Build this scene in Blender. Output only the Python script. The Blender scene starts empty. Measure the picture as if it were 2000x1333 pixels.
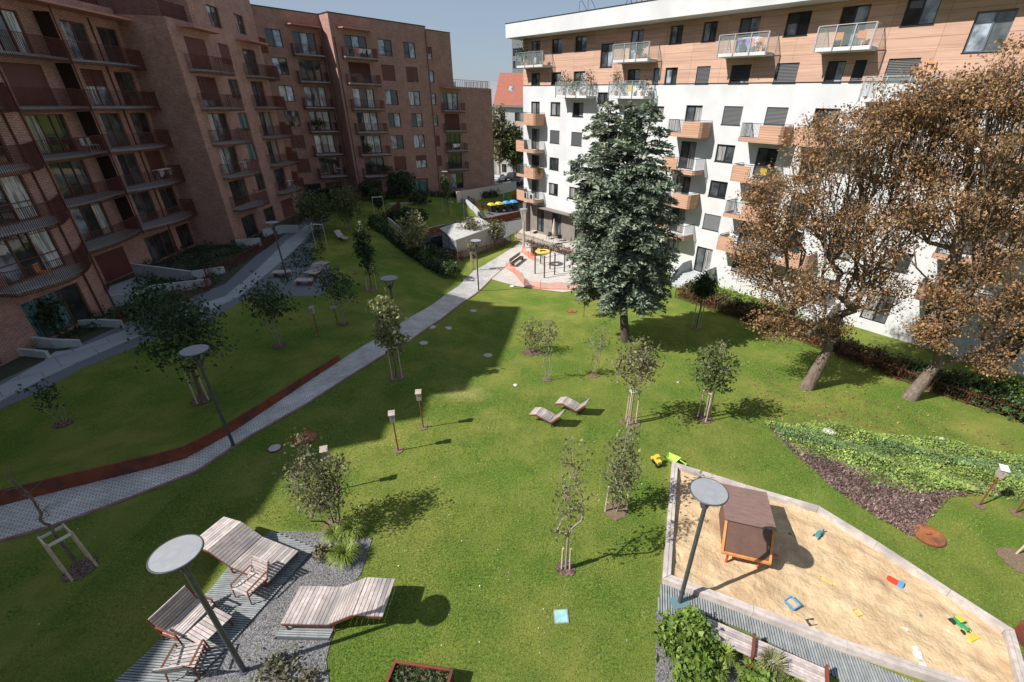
import bpy, math, random
import numpy as np
from mathutils import Vector, Matrix
from mathutils.geometry import delaunay_2d_cdt
R=math.radians
random.seed(7); rng=np.random.default_rng(7)
sc=bpy.context.scene
# ------------------------------------------------------------------ camera, sky, sun
f_=881.8; p_=0.5120; r_=0.0329; cx_=1087.8; cy_=704.4
Fv=np.array([0,math.cos(p_),-math.sin(p_)]); Uv=np.array([0,math.sin(p_),math.cos(p_)]); Rv=np.array([1.,0,0])
R2=Rv*math.cos(r_)+Uv*math.sin(r_); U2=-Rv*math.sin(r_)+Uv*math.cos(r_)
CAM=np.array([0,0,13.])
cam=bpy.data.cameras.new('camera'); co=bpy.data.objects.new('camera',cam); sc.collection.objects.link(co)
cam.sensor_width=36; cam.lens=f_/2000*36; cam.clip_end=2000; cam.clip_start=.1
cam.shift_x=-(cx_-1000)/2000; cam.shift_y=(cy_-666.5)/2000
mt=Matrix(((R2[0],U2[0],-Fv[0],CAM[0]),(R2[1],U2[1],-Fv[1],CAM[1]),(R2[2],U2[2],-Fv[2],CAM[2]),(0,0,0,1)))
co.matrix_world=mt; sc.camera=co
SUN_EL=44; SUN_BEAR=68   # direction the light travels to (bearing from +Y to +X)
w=bpy.data.worlds.new("World"); sc.world=w; w.use_nodes=True; nt=w.node_tree
bg=nt.nodes['Background']; sky=nt.nodes.new('ShaderNodeTexSky'); sky.sky_type='NISHITA'; sky.sun_disc=False
sky.sun_elevation=R(SUN_EL); sky.sun_rotation=R(SUN_BEAR+180); sky.altitude=300; sky.dust_density=1.0; sky.air_density=1.0
# thin high haze veiling the blue sky
wtc=nt.nodes.new('ShaderNodeTexCoord'); wn=nt.nodes.new('ShaderNodeTexNoise'); wn.inputs['Scale'].default_value=2.2; wn.inputs['Detail'].default_value=7; nt.links.new(wtc.outputs['Generated'],wn.inputs['Vector'])
wr=nt.nodes.new('ShaderNodeMapRange'); wr.inputs['From Min'].default_value=.4; wr.inputs['From Max'].default_value=.75; wr.inputs['To Min'].default_value=.66; wr.inputs['To Max'].default_value=1.; nt.links.new(wn.outputs['Fac'],wr.inputs['Value'])
wm=nt.nodes.new('ShaderNodeMixRGB'); wm.inputs[2].default_value=(2.9,3.5,4.5,1); nt.links.new(wr.outputs[0],wm.inputs[0]); nt.links.new(sky.outputs[0],wm.inputs[1]); nt.links.new(wm.outputs[0],bg.inputs[0]); bg.inputs[1].default_value=0.083
sl=bpy.data.lights.new('sun','SUN'); sl.energy=5.0; sl.angle=R(.5); sl.color=(1,.965,.91)
so=bpy.data.objects.new('sun',sl); sc.collection.objects.link(so)
ld=Vector((math.sin(R(SUN_BEAR))*math.cos(R(SUN_EL)),math.cos(R(SUN_BEAR))*math.cos(R(SUN_EL)),-math.sin(R(SUN_EL))))
so.rotation_euler=ld.to_track_quat('-Z','Y').to_euler(); so.location=(-60,-20,60)
vs=sc.view_settings; vs.view_transform='Standard'; vs.look='None'; vs.exposure=.52; vs.gamma=1
# ------------------------------------------------------------------ helpers
def ray(px,py): return Fv*f_+R2*(px-cx_)-U2*(py-cy_)
def gz(px,py,z=0.):
    d=ray(px,py); return CAM+d*((z-CAM[2])/d[2])
def vert_h(base,tx,ty):
    d=ray(tx,ty); A=np.stack([np.array([0,0,1.]),-d],1); return float(np.linalg.lstsq(A,CAM-base,rcond=None)[0][0])
COL=sc.collection
def link(o,parent=None):
    COL.objects.link(o)
    if parent is not None: o.parent=parent
    return o
def tag(o,label=None,cat=None,group=None,kind=None):
    if label: o['label']=label
    if cat: o['category']=cat
    if group: o['group']=group
    if kind: o['kind']=kind
    return o
def empty(name,loc,rz=0,label=None,cat=None,group=None):
    o=bpy.data.objects.new(name,None); o.location=loc; o.rotation_euler=(0,0,rz); link(o); return tag(o,label,cat,group)
def copy_tree(o,parent=None):
    c=o.copy(); COL.objects.link(c); c.parent=parent
    for ch in list(o.children): copy_tree(ch,c)
    return c
class MB:
    def __init__(s): s.v=[];s.f=[];s.m=[]
    def add(s,vs,fs,mi=0):
        b=len(s.v); s.v+=[tuple(map(float,q)) for q in vs]; s.f+=[tuple(b+i for i in q) for q in fs]; s.m+=[mi]*len(fs); return s
    def box(s,x0,x1,y0,y1,z0,z1,mi=0):
        return s.add([(x0,y0,z0),(x1,y0,z0),(x1,y1,z0),(x0,y1,z0),(x0,y0,z1),(x1,y0,z1),(x1,y1,z1),(x0,y1,z1)],[(0,3,2,1),(4,5,6,7),(0,1,5,4),(1,2,6,5),(2,3,7,6),(3,0,4,7)],mi)
    def bar(s,p,q,wd,ht,mi=0):   # box along p->q, width across (horizontal), height
        p=Vector(p);q=Vector(q);d=(q-p).normalized(); up=Vector((0,0,1))
        if abs(d.z)>.99: up=Vector((0,1,0))
        a=d.cross(up).normalized(); b=a.cross(d).normalized(); a*=wd/2;b*=ht/2
        return s.add([p-a-b,p+a-b,p+a+b,p-a+b,q-a-b,q+a-b,q+a+b,q-a+b],[(0,1,2,3),(4,7,6,5),(0,4,5,1),(1,5,6,2),(2,6,7,3),(3,7,4,0)],mi)
    def tube(s,p,q,r0,r1=None,n=8,mi=0,caps=True):
        if r1 is None: r1=r0
        p=Vector(p);q=Vector(q);d=(q-p)
        if d.length<1e-6: return s
        d.normalize(); a=d.orthogonal().normalized(); b=d.cross(a)
        vs=[];
        for c,r in ((p,r0),(q,r1)):
            for i in range(n):
                t=2*math.pi*i/n; vs.append(c+a*math.cos(t)*r+b*math.sin(t)*r)
        fs=[(i,(i+1)%n,n+(i+1)%n,n+i) for i in range(n)]
        if caps: fs+=[tuple(range(n))[::-1],tuple(range(n,2*n))]
        return s.add(vs,fs,mi)
    def prism(s,poly,z0,z1,mi=0):
        n=len(poly); a=sum(poly[i][0]*poly[(i+1)%n][1]-poly[(i+1)%n][0]*poly[i][1] for i in range(n))
        if a<0: poly=poly[::-1]
        return s.add([(x,y,z0) for x,y in poly]+[(x,y,z1) for x,y in poly],[tuple(range(n))[::-1],tuple(range(n,2*n))]+[(i,(i+1)%n,n+(i+1)%n,n+i) for i in range(n)],mi)
    def disc(s,c,r,z0,z1,n=32,mi=0): return s.prism([(c[0]+r*math.cos(2*math.pi*i/n),c[1]+r*math.sin(2*math.pi*i/n)) for i in range(n)],z0,z1,mi)
    def lathe(s,prof,n=16,c=(0,0,0),mi=0):
        vs=[];
        for r,z in prof:
            for i in range(n): t=2*math.pi*i/n; vs.append((c[0]+r*math.cos(t),c[1]+r*math.sin(t),c[2]+z))
        fs=[]
        for k in range(len(prof)-1):
            for i in range(n): fs.append((k*n+i,k*n+(i+1)%n,(k+1)*n+(i+1)%n,(k+1)*n+i))
        return s.add(vs,fs,mi)
    def quad(s,a,b,c,d,mi=0): return s.add([a,b,c,d],[(0,1,2,3)],mi)
    def build(s,name,mats,parent=None,loc=(0,0,0),rz=0,smooth=False,bevel=0):
        me=bpy.data.meshes.new(name); me.from_pydata(s.v,[],s.f)
        if not isinstance(mats,(list,tuple)): mats=[mats]
        for m in mats: me.materials.append(m)
        if len(mats)>1: me.polygons.foreach_set('material_index',s.m)
        uv=me.uv_layers.new(name='uv'); uu=[]
        for p in me.polygons:
            nx,ny,nz=p.normal
            if abs(nz)>.7:
                for vi in p.vertices: c=me.vertices[vi].co; uu+= [c.x,c.y]
            else:
                l=math.hypot(nx,ny); tx,ty=-ny/l,nx/l
                for vi in p.vertices: c=me.vertices[vi].co; uu+= [c.x*tx+c.y*ty,c.z]
        uv.data.foreach_set('uv',uu)
        if smooth: me.polygons.foreach_set('use_smooth',[True]*len(me.polygons))
        me.update(); o=bpy.data.objects.new(name,me); o.location=loc; o.rotation_euler=(0,0,rz); link(o,parent)
        if bevel:
            md=o.modifiers.new('b','BEVEL'); md.width=bevel; md.segments=2; md.limit_method='ANGLE'
        return o
# ------------------------------------------------------------------ materials
MATS={}
def mat(name,c1,c2=None,scale=3.,rough=.8,bump=0.,bscale=None,metal=0.,detail=6,ramp=(.35,.65),c3=None,s3=.3,coord='Object',stretch=None,spec=.5,island=0):
    if name in MATS: return MATS[name]
    m=bpy.data.materials.new(name); m.use_nodes=True; n=m.node_tree; b=n.nodes['Principled BSDF']; L=n.links
    b.inputs['Roughness'].default_value=rough; b.inputs['Metallic'].default_value=metal; b.inputs['Specular IOR Level'].default_value=spec
    tc=n.nodes.new('ShaderNodeTexCoord'); src=tc.outputs[coord]
    if stretch:
        mp=n.nodes.new('ShaderNodeMapping'); mp.inputs['Scale'].default_value=stretch; L.new(src,mp.inputs[0]); src=mp.outputs[0]
    out=None
    if c2 is None: b.inputs['Base Color'].default_value=(*c1,1)
    else:
        no=n.nodes.new('ShaderNodeTexNoise'); no.inputs['Scale'].default_value=scale; no.inputs['Detail'].default_value=detail; no.inputs['Roughness'].default_value=.65; L.new(src,no.inputs['Vector'])
        rp=n.nodes.new('ShaderNodeValToRGB'); rp.color_ramp.elements[0].position=ramp[0]; rp.color_ramp.elements[1].position=ramp[1]
        rp.color_ramp.elements[0].color=(*c1,1); rp.color_ramp.elements[1].color=(*c2,1); L.new(no.outputs['Fac'],rp.inputs[0]); out=rp.outputs[0]
        if c3:
            n3=n.nodes.new('ShaderNodeTexNoise'); n3.inputs['Scale'].default_value=s3; n3.inputs['Detail'].default_value=5; L.new(src,n3.inputs['Vector'])
            r3=n.nodes.new('ShaderNodeValToRGB'); r3.color_ramp.elements[0].position=.48; r3.color_ramp.elements[1].position=.68; L.new(n3.outputs['Fac'],r3.inputs[0])
            mx=n.nodes.new('ShaderNodeMixRGB'); L.new(r3.outputs[0],mx.inputs[0]); L.new(out,mx.inputs[1]); mx.inputs[2].default_value=(*c3,1); out=mx.outputs[0]
        if island:
            g=n.nodes.new('ShaderNodeNewGeometry'); hs=n.nodes.new('ShaderNodeHueSaturation'); mr=n.nodes.new('ShaderNodeMapRange')
            mr.inputs['To Min'].default_value=1-island; mr.inputs['To Max'].default_value=1+island; L.new(g.outputs['Random Per Island'],mr.inputs['Value']); L.new(mr.outputs[0],hs.inputs['Value']); L.new(out,hs.inputs['Color']); out=hs.outputs[0]
        L.new(out,b.inputs['Base Color'])
    if bump:
        nb=n.nodes.new('ShaderNodeTexNoise'); nb.inputs['Scale'].default_value=bscale or scale*4; nb.inputs['Detail'].default_value=5; L.new(src,nb.inputs['Vector'])
        bp=n.nodes.new('ShaderNodeBump'); bp.inputs['Strength'].default_value=bump; bp.inputs['Distance'].default_value=.05; L.new(nb.outputs['Fac'],bp.inputs['Height']); L.new(bp.outputs[0],b.inputs['Normal'])
    MATS[name]=m; return m
def brickmat(name,c1,c2,mortar,bw,rh,ms,rough=.9,bump=.4,scale=1,offset=.5,noise=.25,streak=None,bumpn=0.):
    m=bpy.data.materials.new(name); m.use_nodes=True; n=m.node_tree; b=n.nodes['Principled BSDF']; L=n.links; b.inputs['Roughness'].default_value=rough
    tc=n.nodes.new('ShaderNodeTexCoord'); br=n.nodes.new('ShaderNodeTexBrick'); L.new(tc.outputs['UV'],br.inputs['Vector'])
    for k,v in (('Color1',(*c1,1)),('Color2',(*c2,1)),('Mortar',(*mortar,1)),('Scale',scale),('Mortar Size',ms),('Brick Width',bw),('Row Height',rh),('Mortar Smooth',.1)): br.inputs[k].default_value=v
    br.offset=offset
    no=n.nodes.new('ShaderNodeTexNoise'); no.inputs['Scale'].default_value=.7; no.inputs['Detail'].default_value=8; no.inputs['Roughness'].default_value=.7
    if streak:
        mp=n.nodes.new('ShaderNodeMapping'); mp.inputs['Scale'].default_value=streak; L.new(tc.outputs['UV'],mp.inputs[0]); L.new(mp.outputs[0],no.inputs['Vector'])
    else: L.new(tc.outputs['UV'],no.inputs['Vector'])
    mr=n.nodes.new('ShaderNodeMapRange'); mr.inputs['From Min'].default_value=.25; mr.inputs['From Max'].default_value=.75; mr.inputs['To Min'].default_value=1-noise; mr.inputs['To Max'].default_value=1+noise; L.new(no.outputs['Fac'],mr.inputs['Value'])
    hs=n.nodes.new('ShaderNodeHueSaturation'); L.new(br.outputs['Color'],hs.inputs['Color']); L.new(mr.outputs[0],hs.inputs['Value']); L.new(hs.outputs[0],b.inputs['Base Color'])
    bp=n.nodes.new('ShaderNodeBump'); bp.inputs['Strength'].default_value=bump; bp.inputs['Distance'].default_value=.02; bp.invert=True; L.new(br.outputs['Fac'],bp.inputs['Height']); L.new(bp.outputs[0],b.inputs['Normal'])
    MATS[name]=m; return m
def glass(name,c,rough=.06,ior=1.65,stripe=None):
    m=bpy.data.materials.new(name); m.use_nodes=True; n=m.node_tree; b=n.nodes['Principled BSDF']; L=n.links
    b.inputs['Base Color'].default_value=(*c,1); b.inputs['Roughness'].default_value=.6; b.inputs['Coat Weight'].default_value=1; b.inputs['Coat Roughness'].default_value=rough*.3; b.inputs['Coat IOR'].default_value=ior; b.inputs['Specular IOR Level'].default_value=.2
    tc=n.nodes.new('ShaderNodeTexCoord')
    no=n.nodes.new('ShaderNodeTexNoise'); no.inputs['Scale'].default_value=1.2 if not stripe else 4; no.inputs['Detail'].default_value=3
    mp=n.nodes.new('ShaderNodeMapping'); mp.inputs['Scale'].default_value=(1,1,1) if not stripe else (3,3,.15); L.new(tc.outputs['Object'],mp.inputs[0]); L.new(mp.outputs[0],no.inputs['Vector'])
    rp=n.nodes.new('ShaderNodeValToRGB'); rp.color_ramp.elements[0].position=.38; rp.color_ramp.elements[1].position=.62
    lo=[x*.35 for x in c]; hi=[min(1,x*1.7) for x in c]; rp.color_ramp.elements[0].color=(*lo,1); rp.color_ramp.elements[1].color=(*hi,1); L.new(no.outputs['Fac'],rp.inputs[0]); L.new(rp.outputs[0],b.inputs['Base Color'])
    MATS[name]=m; return m
M=dict(
 plaster=mat('plaster',(.53,.535,.54),(.59,.595,.6),scale=.5,rough=.9,bump=.15,bscale=60,c3=(.5,.5,.5),s3=.35),
 dplaster=mat('dplaster',(.17,.145,.13),(.22,.19,.17),scale=1,rough=.85),
 concrete=mat('concrete',(.36,.38,.39),(.46,.47,.47),scale=1.5,rough=.9,bump=.15,bscale=40),
 dframe=mat('dframe',(.02,.024,.028),rough=.35), bframe=mat('bframe',(.11,.038,.022),(.16,.06,.035),scale=2,rough=.55), gframe=mat('gframe',(.10,.125,.15),rough=.35),
 louvre=mat('louvre',(.05,.055,.058),rough=.5), rlouvre=mat('rlouvre',(.14,.04,.03),rough=.6),
 rust=mat('rust',(.14,.03,.013),(.23,.06,.022),scale=2.5,rough=.85,bump=.1,c3=(.08,.03,.022),s3=1.2),
 rustbar=mat('rustbar',(.085,.022,.016),(.13,.036,.024),scale=3,rough=.7),
 canopy=mat('canopy',(.42,.16,.12),(.48,.2,.15),scale=1,rough=.6),
 drail=mat('drail',(.06,.065,.07),rough=.5), steel=mat('steel',(.45,.46,.47),(.55,.56,.57),scale=5,rough=.4,metal=.6),
 lamp=mat('lamp',(.06,.063,.068),(.085,.09,.095),scale=8,rough=.5,metal=.2), lamptop=mat('lamptop',(.24,.25,.265),(.29,.305,.32),scale=6,rough=.7,c3=(.26,.26,.26),s3=2),
 slat=mat('slat',(.34,.28,.255),(.5,.435,.41),scale=6,rough=.85,stretch=(1,1,1),c3=(.28,.25,.24),s3=1.3,island=.24),
 sandframe=mat('sandframe',(.4,.34,.3),(.55,.48,.44),scale=5,rough=.85,c3=(.33,.29,.27),s3=1.,island=.1),
 deck=mat('deck',(.2,.215,.215),(.3,.315,.31),scale=5,rough=.8,island=.12),
 stake=mat('stake',(.4,.3,.2),(.55,.45,.33),scale=5,rough=.9), stakew=mat('stakew',(.55,.5,.42),(.65,.6,.52),scale=4,rough=.9),
 bark=mat('bark',(.09,.065,.05),(.22,.165,.125),scale=9,rough=.95,bump=.6,bscale=25,stretch=(1,1,.3)),
 barkd=mat('barkd',(.06,.045,.035),(.12,.09,.07),scale=9,rough=.95,bump=.5,bscale=25,stretch=(1,1,.3)),
 barkl=mat('barkl',(.22,.18,.14),(.36,.3,.24),scale=9,rough=.95),
 mulch=mat('mulch',(.035,.02,.018),(.26,.165,.14),scale=15,rough=1,bump=1,bscale=22,ramp=(.4,.62),detail=3),
 soil=mat('soil',(.12,.08,.05),(.24,.17,.11),scale=20,rough=1,bump=.6,bscale=40),
 gravel=mat('gravel',(.045,.045,.048),(.3,.29,.285),scale=26,rough=.95,bump=1.,bscale=30,ramp=(.36,.66),detail=3),
 sand=mat('sand',(.46,.325,.185),(.58,.43,.26),scale=3.2,rough=1,bump=1.,bscale=9,c3=(.4,.27,.15),s3=1.1),
 asphalt=mat('asphalt',(.1,.1,.1),(.14,.14,.14),scale=8,rough=.95), pave=mat('pave',(.34,.33,.32),(.42,.4,.39),scale=2,rough=.9),
 redplay=mat('redplay',(.5,.07,.025),rough=.55), orangew=mat('orangew',(.5,.19,.05),(.62,.27,.08),scale=6,rough=.7),
 brownroof=mat('brownroof',(.19,.115,.095),(.25,.16,.14),scale=3,rough=.5,stretch=(1,3,1)),
 brownpan=mat('brownpan',(.1,.05,.035),(.13,.07,.05),scale=3,rough=.55),
 tile=mat('tile',(.27,.09,.06),(.36,.13,.085),scale=4,rough=.85), greyroof=mat('greyroof',(.2,.21,.23),(.26,.27,.29),scale=2,rough=.7),
 yellow=mat('yellow',(.62,.45,.05),rough=.45), blue=mat('blue',(.07,.3,.6),rough=.45), lime=mat('lime',(.4,.72,.1),rough=.45), red=mat('red',(.75,.05,.02),rough=.45),
 teal=mat('teal',(.05,.24,.27),rough=.5), white=mat('white',(.8,.8,.78),rough=.6), black=mat('black',(.02,.02,.022),rough=.6), pink=mat('pink',(.75,.25,.3),rough=.7), purple=mat('purple',(.28,.22,.5),rough=.9), cloth=mat('cloth',(.6,.55,.55),(.75,.72,.7),scale=6,rough=.95), green=mat('green',(.03,.3,.12),rough=.5),
 orangenet=mat('orangenet',(.75,.13,.03),rough=.7), carpaint=mat('carpaint',(.03,.04,.05),rough=.25,spec=.8), beige=mat('beige',(.5,.42,.34),(.58,.5,.42),scale=4,rough=.95), terracotta=mat('terracotta',(.4,.14,.06),rough=.8),
 rock=mat('rock',(.4,.4,.38),(.6,.6,.58),scale=6,rough=.95,bump=.5,bscale=8), birdw=mat('birdw',(.3,.24,.2),(.42,.36,.31),scale=8,rough=.9), cover=mat('cover',(.38,.37,.35),(.48,.47,.45),scale=9,rough=.9),
 rustc=mat('rustc',(.22,.075,.02),(.36,.13,.045),scale=4,rough=.8,c3=(.1,.045,.03),s3=2.),
)
M['brick']=brickmat('brick',(.57,.315,.24),(.42,.22,.17),(.14,.095,.09),.25,.083,.013,noise=.3)
M['bricks2']=brickmat('brick_far',(.48,.26,.2),(.37,.19,.15),(.16,.1,.09),.25,.083,.013,noise=.28)
M['cladding']=brickmat('cladding',(.51,.325,.24),(.45,.28,.205),(.26,.15,.1),2.9,.62,.012,bump=.3,noise=.3,streak=(.35,9,1),offset=0)
M['balcwood']=brickmat('balcwood',(.52,.31,.21),(.46,.27,.18),(.25,.13,.085),6,.17,.012,bump=.3,noise=.25,streak=(.35,14,1))
M['cobble']=brickmat('cobble',(.62,.6,.58),(.5,.485,.47),(.2,.19,.18),.2,.1,.013,noise=.38,bump=.6)
M['slab']=brickmat('slab',(.36,.39,.41),(.32,.35,.37),(.14,.15,.155),1.6,1.6,.015,noise=.15)
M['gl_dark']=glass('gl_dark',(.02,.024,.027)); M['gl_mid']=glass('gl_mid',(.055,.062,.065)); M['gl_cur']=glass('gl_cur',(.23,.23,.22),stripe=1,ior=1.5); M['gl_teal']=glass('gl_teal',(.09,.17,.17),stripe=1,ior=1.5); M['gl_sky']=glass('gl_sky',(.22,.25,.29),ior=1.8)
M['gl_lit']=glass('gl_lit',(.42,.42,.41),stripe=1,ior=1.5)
def clearglass():
    m=bpy.data.materials.new('clearglass'); m.use_nodes=True; n=m.node_tree; b=n.nodes['Principled BSDF']; b.inputs['Base Color'].default_value=(.35,.42,.42,1); b.inputs['Roughness'].default_value=.08; b.inputs['Alpha'].default_value=.16; return m
M['clear']=clearglass()
def netmat():
    m=bpy.data.materials.new('net'); m.use_nodes=True; b=m.node_tree.nodes['Principled BSDF']; b.inputs['Base Color'].default_value=(.8,.16,.04,1); b.inputs['Alpha'].default_value=.45; return m
M['net']=netmat()
def leafmat(name,c1,c2,c3=None,trans=.25):
    m=bpy.data.materials.new(name); m.use_nodes=True; n=m.node_tree; b=n.nodes['Principled BSDF']; L=n.links; b.inputs['Roughness'].default_value=.55; b.inputs['Specular IOR Level'].default_value=.35
    g=n.nodes.new('ShaderNodeNewGeometry'); rp=n.nodes.new('ShaderNodeValToRGB'); rp.color_ramp.elements[0].color=(*c1,1); rp.color_ramp.elements[1].color=(*c2,1)
    if c3: e=rp.color_ramp.elements.new(.85); e.color=(*c2,1); rp.color_ramp.elements[-1].color=(*c3,1)
    L.new(g.outputs['Random Per Island'],rp.inputs[0])
    tc=n.nodes.new('ShaderNodeTexCoord'); no=n.nodes.new('ShaderNodeTexNoise'); no.inputs['Scale'].default_value=.9; L.new(tc.outputs['Object'],no.inputs['Vector'])
    mr=n.nodes.new('ShaderNodeMapRange'); mr.inputs['From Min'].default_value=.3; mr.inputs['From Max'].default_value=.7; mr.inputs['To Min'].default_value=.7; mr.inputs['To Max'].default_value=1.3; L.new(no.outputs['Fac'],mr.inputs['Value'])
    hs=n.nodes.new('ShaderNodeHueSaturation'); L.new(rp.outputs[0],hs.inputs['Color']); L.new(mr.outputs[0],hs.inputs['Value']); L.new(hs.outputs[0],b.inputs['Base Color'])
    tr=n.nodes.new('ShaderNodeBsdfTranslucent'); L.new(hs.outputs[0],tr.inputs['Color']); mx=n.nodes.new('ShaderNodeMixShader'); mx.inputs[0].default_value=trans; L.new(b.outputs[0],mx.inputs[1]); L.new(tr.outputs[0],mx.inputs[2]); L.new(mx.outputs[0],n.nodes['Material Output'].inputs[0])
    MATS[name]=m; return m
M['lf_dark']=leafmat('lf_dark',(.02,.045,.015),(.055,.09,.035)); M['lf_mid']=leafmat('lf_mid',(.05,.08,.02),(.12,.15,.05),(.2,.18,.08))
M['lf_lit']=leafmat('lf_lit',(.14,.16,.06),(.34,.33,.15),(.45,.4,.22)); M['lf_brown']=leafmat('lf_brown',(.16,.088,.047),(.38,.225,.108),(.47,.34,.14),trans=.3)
M['lf_olive']=leafmat('lf_olive',(.09,.09,.04),(.2,.19,.1),(.26,.2,.11)); M['lf_spruce']=leafmat('lf_spruce',(.08,.115,.08),(.24,.285,.205),(.4,.38,.23),trans=.15)
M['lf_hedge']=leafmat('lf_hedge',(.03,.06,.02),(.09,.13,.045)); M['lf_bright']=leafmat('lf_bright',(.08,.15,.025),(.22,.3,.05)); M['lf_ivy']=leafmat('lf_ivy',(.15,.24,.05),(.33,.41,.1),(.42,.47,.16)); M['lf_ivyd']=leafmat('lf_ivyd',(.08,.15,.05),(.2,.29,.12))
M['lf_grass']=leafmat('lf_grass',(.17,.26,.04),(.34,.4,.09)); M['lf_hbrown']=leafmat('lf_hbrown',(.08,.06,.03),(.17,.12,.05),(.12,.16,.04))
# ------------------------------------------------------------------ terrain
ctrl=[(0,1333,0),(500,1333,0),(1000,1333,0),(1280,1333,0),(1600,1333,0),(2000,1333,0),(0,1050,0),(300,1000,0),(700,1000,0),(1100,1000,0),(1300,950,0),(1950,1100,0),(1700,1100,0),(0,800,0),(150,900,0),
(250,650,0),(457,872,0),(783,700,0),(562,545,0),(400,600,0),(600,450,0),(1000,1150,0),(1500,950,0),(1990,850,-.8),(1775,780,-.8),(1575,755,-.85),(1222,665,-1.1),(1310,570,-1.8),(1400,640,-1.3),(1100,740,-.6),(900,740,-.3),
(1000,840,-.15),(1250,830,-.35),(1800,900,-.35),(1600,860,-.3),(935,568,-2.07),(1000,640,-1.45),(900,640,-1.3),(1100,560,-2.15),(1060,510,-2.2),(1000,490,-2.25),(1010,460,-2.2),(890,560,-1.75),(730,440,-.05),(820,540,-.7),(800,620,-.3),(700,560,0),(640,600,0),
(930,500,-2.2),(900,470,-2.3),(985,440,-2.2),(1100,450,-1.9),(1000,405,-2.2),(960,410,-2.2),(860,500,-2.3),(790,470,-2.0),(300,450,0),(100,650,0),(500,400,0),(650,380,0),(700,380,0),(800,385,0),(870,395,-.1),(840,425,-1.),(900,425,-1.6)]
XY=[];Z=[]
for px,py,z in ctrl:
    q=gz(px,py,z); XY.append(q[:2]); Z.append(z)
for x,y,z in ((29,26,-1.34),(13,44,-1.6),(3,55,-1.8),(25,30,-1.35),(-45,0,0),(-45,30,0),(-45,60,0),(-60,90,0),(-10,-15,0),(20,-15,0),(45,0,-.5),(45,20,-1.2),(5,90,-1.5),(-5,100,-1.3),(-20,110,-1),(20,90,-1.5),(60,60,-1.5),(60,-20,0),(-60,-20,0),(0,130,-1),(60,120,-1),(-60,130,0)):
    XY.append((x,y)); Z.append(z)
XY=np.array(XY); Z=np.array(Z)
def tps(d2): return np.where(d2>0,.5*d2*np.log(d2+1e-12),0)
_n=len(Z); K=tps(((XY[:,None]-XY[None])**2).sum(-1))+np.eye(_n)*.6; Pm=np.hstack([np.ones((_n,1)),XY]); A_=np.zeros((_n+3,_n+3)); A_[:_n,:_n]=K;A_[:_n,_n:]=Pm;A_[_n:,:_n]=Pm.T
Wt=np.linalg.solve(A_,np.concatenate([Z,np.zeros(3)]))
def Tn(P):
    P=np.atleast_2d(np.asarray(P,float))[:,:2]; d=((P[:,None]-XY[None])**2).sum(-1); z=tps(d)@Wt[:_n]+Wt[_n]+P@Wt[_n+1:]; z=np.clip(z,-2.6,.12)
    far=np.clip((P[:,1]-88)/10,0,1); z=z*(1-far)+far*-1.3
    z=np.where(P[:,0]<22,z*np.clip((P[:,1]-13.5)/3,0,1),z); return np.where(np.abs(P).max(1)>130,-1.3,z)
def T(x,y): return float(Tn([[x,y]])[0])
def G(px,py,dz=0.):
    z=0.
    for _ in range(25):
        q=gz(px,py,z+dz); z=.5*z+.5*T(q[0],q[1])
    return gz(px,py,z+dz)
def V3(px,py,dz=0): return Vector(G(px,py,dz))
def vnoise(name,c1,c2,c3,s1,s2,s3):
    pass
# lawn material
m=bpy.data.materials.new('lawn'); m.use_nodes=True; n=m.node_tree; b=n.nodes['Principled BSDF']; L=n.links; b.inputs['Roughness'].default_value=1; b.inputs['Specular IOR Level'].default_value=.1
tc=n.nodes.new('ShaderNodeTexCoord')
def nz(sc_,det=6,ro=.6):
    q=n.nodes.new('ShaderNodeTexNoise'); q.inputs['Scale'].default_value=sc_; q.inputs['Detail'].default_value=det; q.inputs['Roughness'].default_value=ro; L.new(tc.outputs['Object'],q.inputs['Vector']); return q.outputs['Fac']
def rmp(src,a,bb,c1,c2):
    q=n.nodes.new('ShaderNodeValToRGB'); q.color_ramp.elements[0].position=a; q.color_ramp.elements[1].position=bb; q.color_ramp.elements[0].color=(*c1,1); q.color_ramp.elements[1].color=(*c2,1); L.new(src,q.inputs[0]); return q.outputs[0]
def mixc(f,a,bb,ty='MIX'):
    q=n.nodes.new('ShaderNodeMixRGB'); q.blend_type=ty
    for i,s in ((0,f),(1,a),(2,bb)):
        if isinstance(s,(float,int)): q.inputs[i].default_value=s
        elif isinstance(s,tuple): q.inputs[i].default_value=(*s,1)
        else: L.new(s,q.inputs[i])
    return q.outputs[0]
base=rmp(nz(14,8,.75),.38,.66,(.035,.078,.012),(.2,.285,.045))
big=rmp(nz(.23,4),.42,.66,(0,0,0),(.6,.6,.6)); base=mixc(big,base,(.3,.27,.07))
sm=rmp(nz(1.1,5),.46,.68,(0,0,0),(.7,.7,.7)); base=mixc(rmp(nz(.55,6,.7),.5,.62,(0,0,0),(.6,.6,.6)),base,(.28,.27,.065)); base=mixc(sm,base,(.09,.15,.024))
_c=G(905,768)
_vd=n.nodes.new('ShaderNodeVectorMath'); _vd.operation='MULTIPLY_ADD'; _vd.inputs[1].default_value=(1/1.7,1/1.,0); _vd.inputs[2].default_value=(-_c[0]/1.7,-_c[1]/1.,0); L.new(tc.outputs['Object'],_vd.inputs[0])
_ln=n.nodes.new('ShaderNodeVectorMath'); _ln.operation='LENGTH'; L.new(_vd.outputs[0],_ln.inputs[0])
_ad=n.nodes.new('ShaderNodeMath'); _ad.operation='MULTIPLY_ADD'; _ad.inputs[1].default_value=1.6; L.new(nz(2.6,6,.7),_ad.inputs[0]); L.new(_ln.outputs['Value'],_ad.inputs[2])
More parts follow.
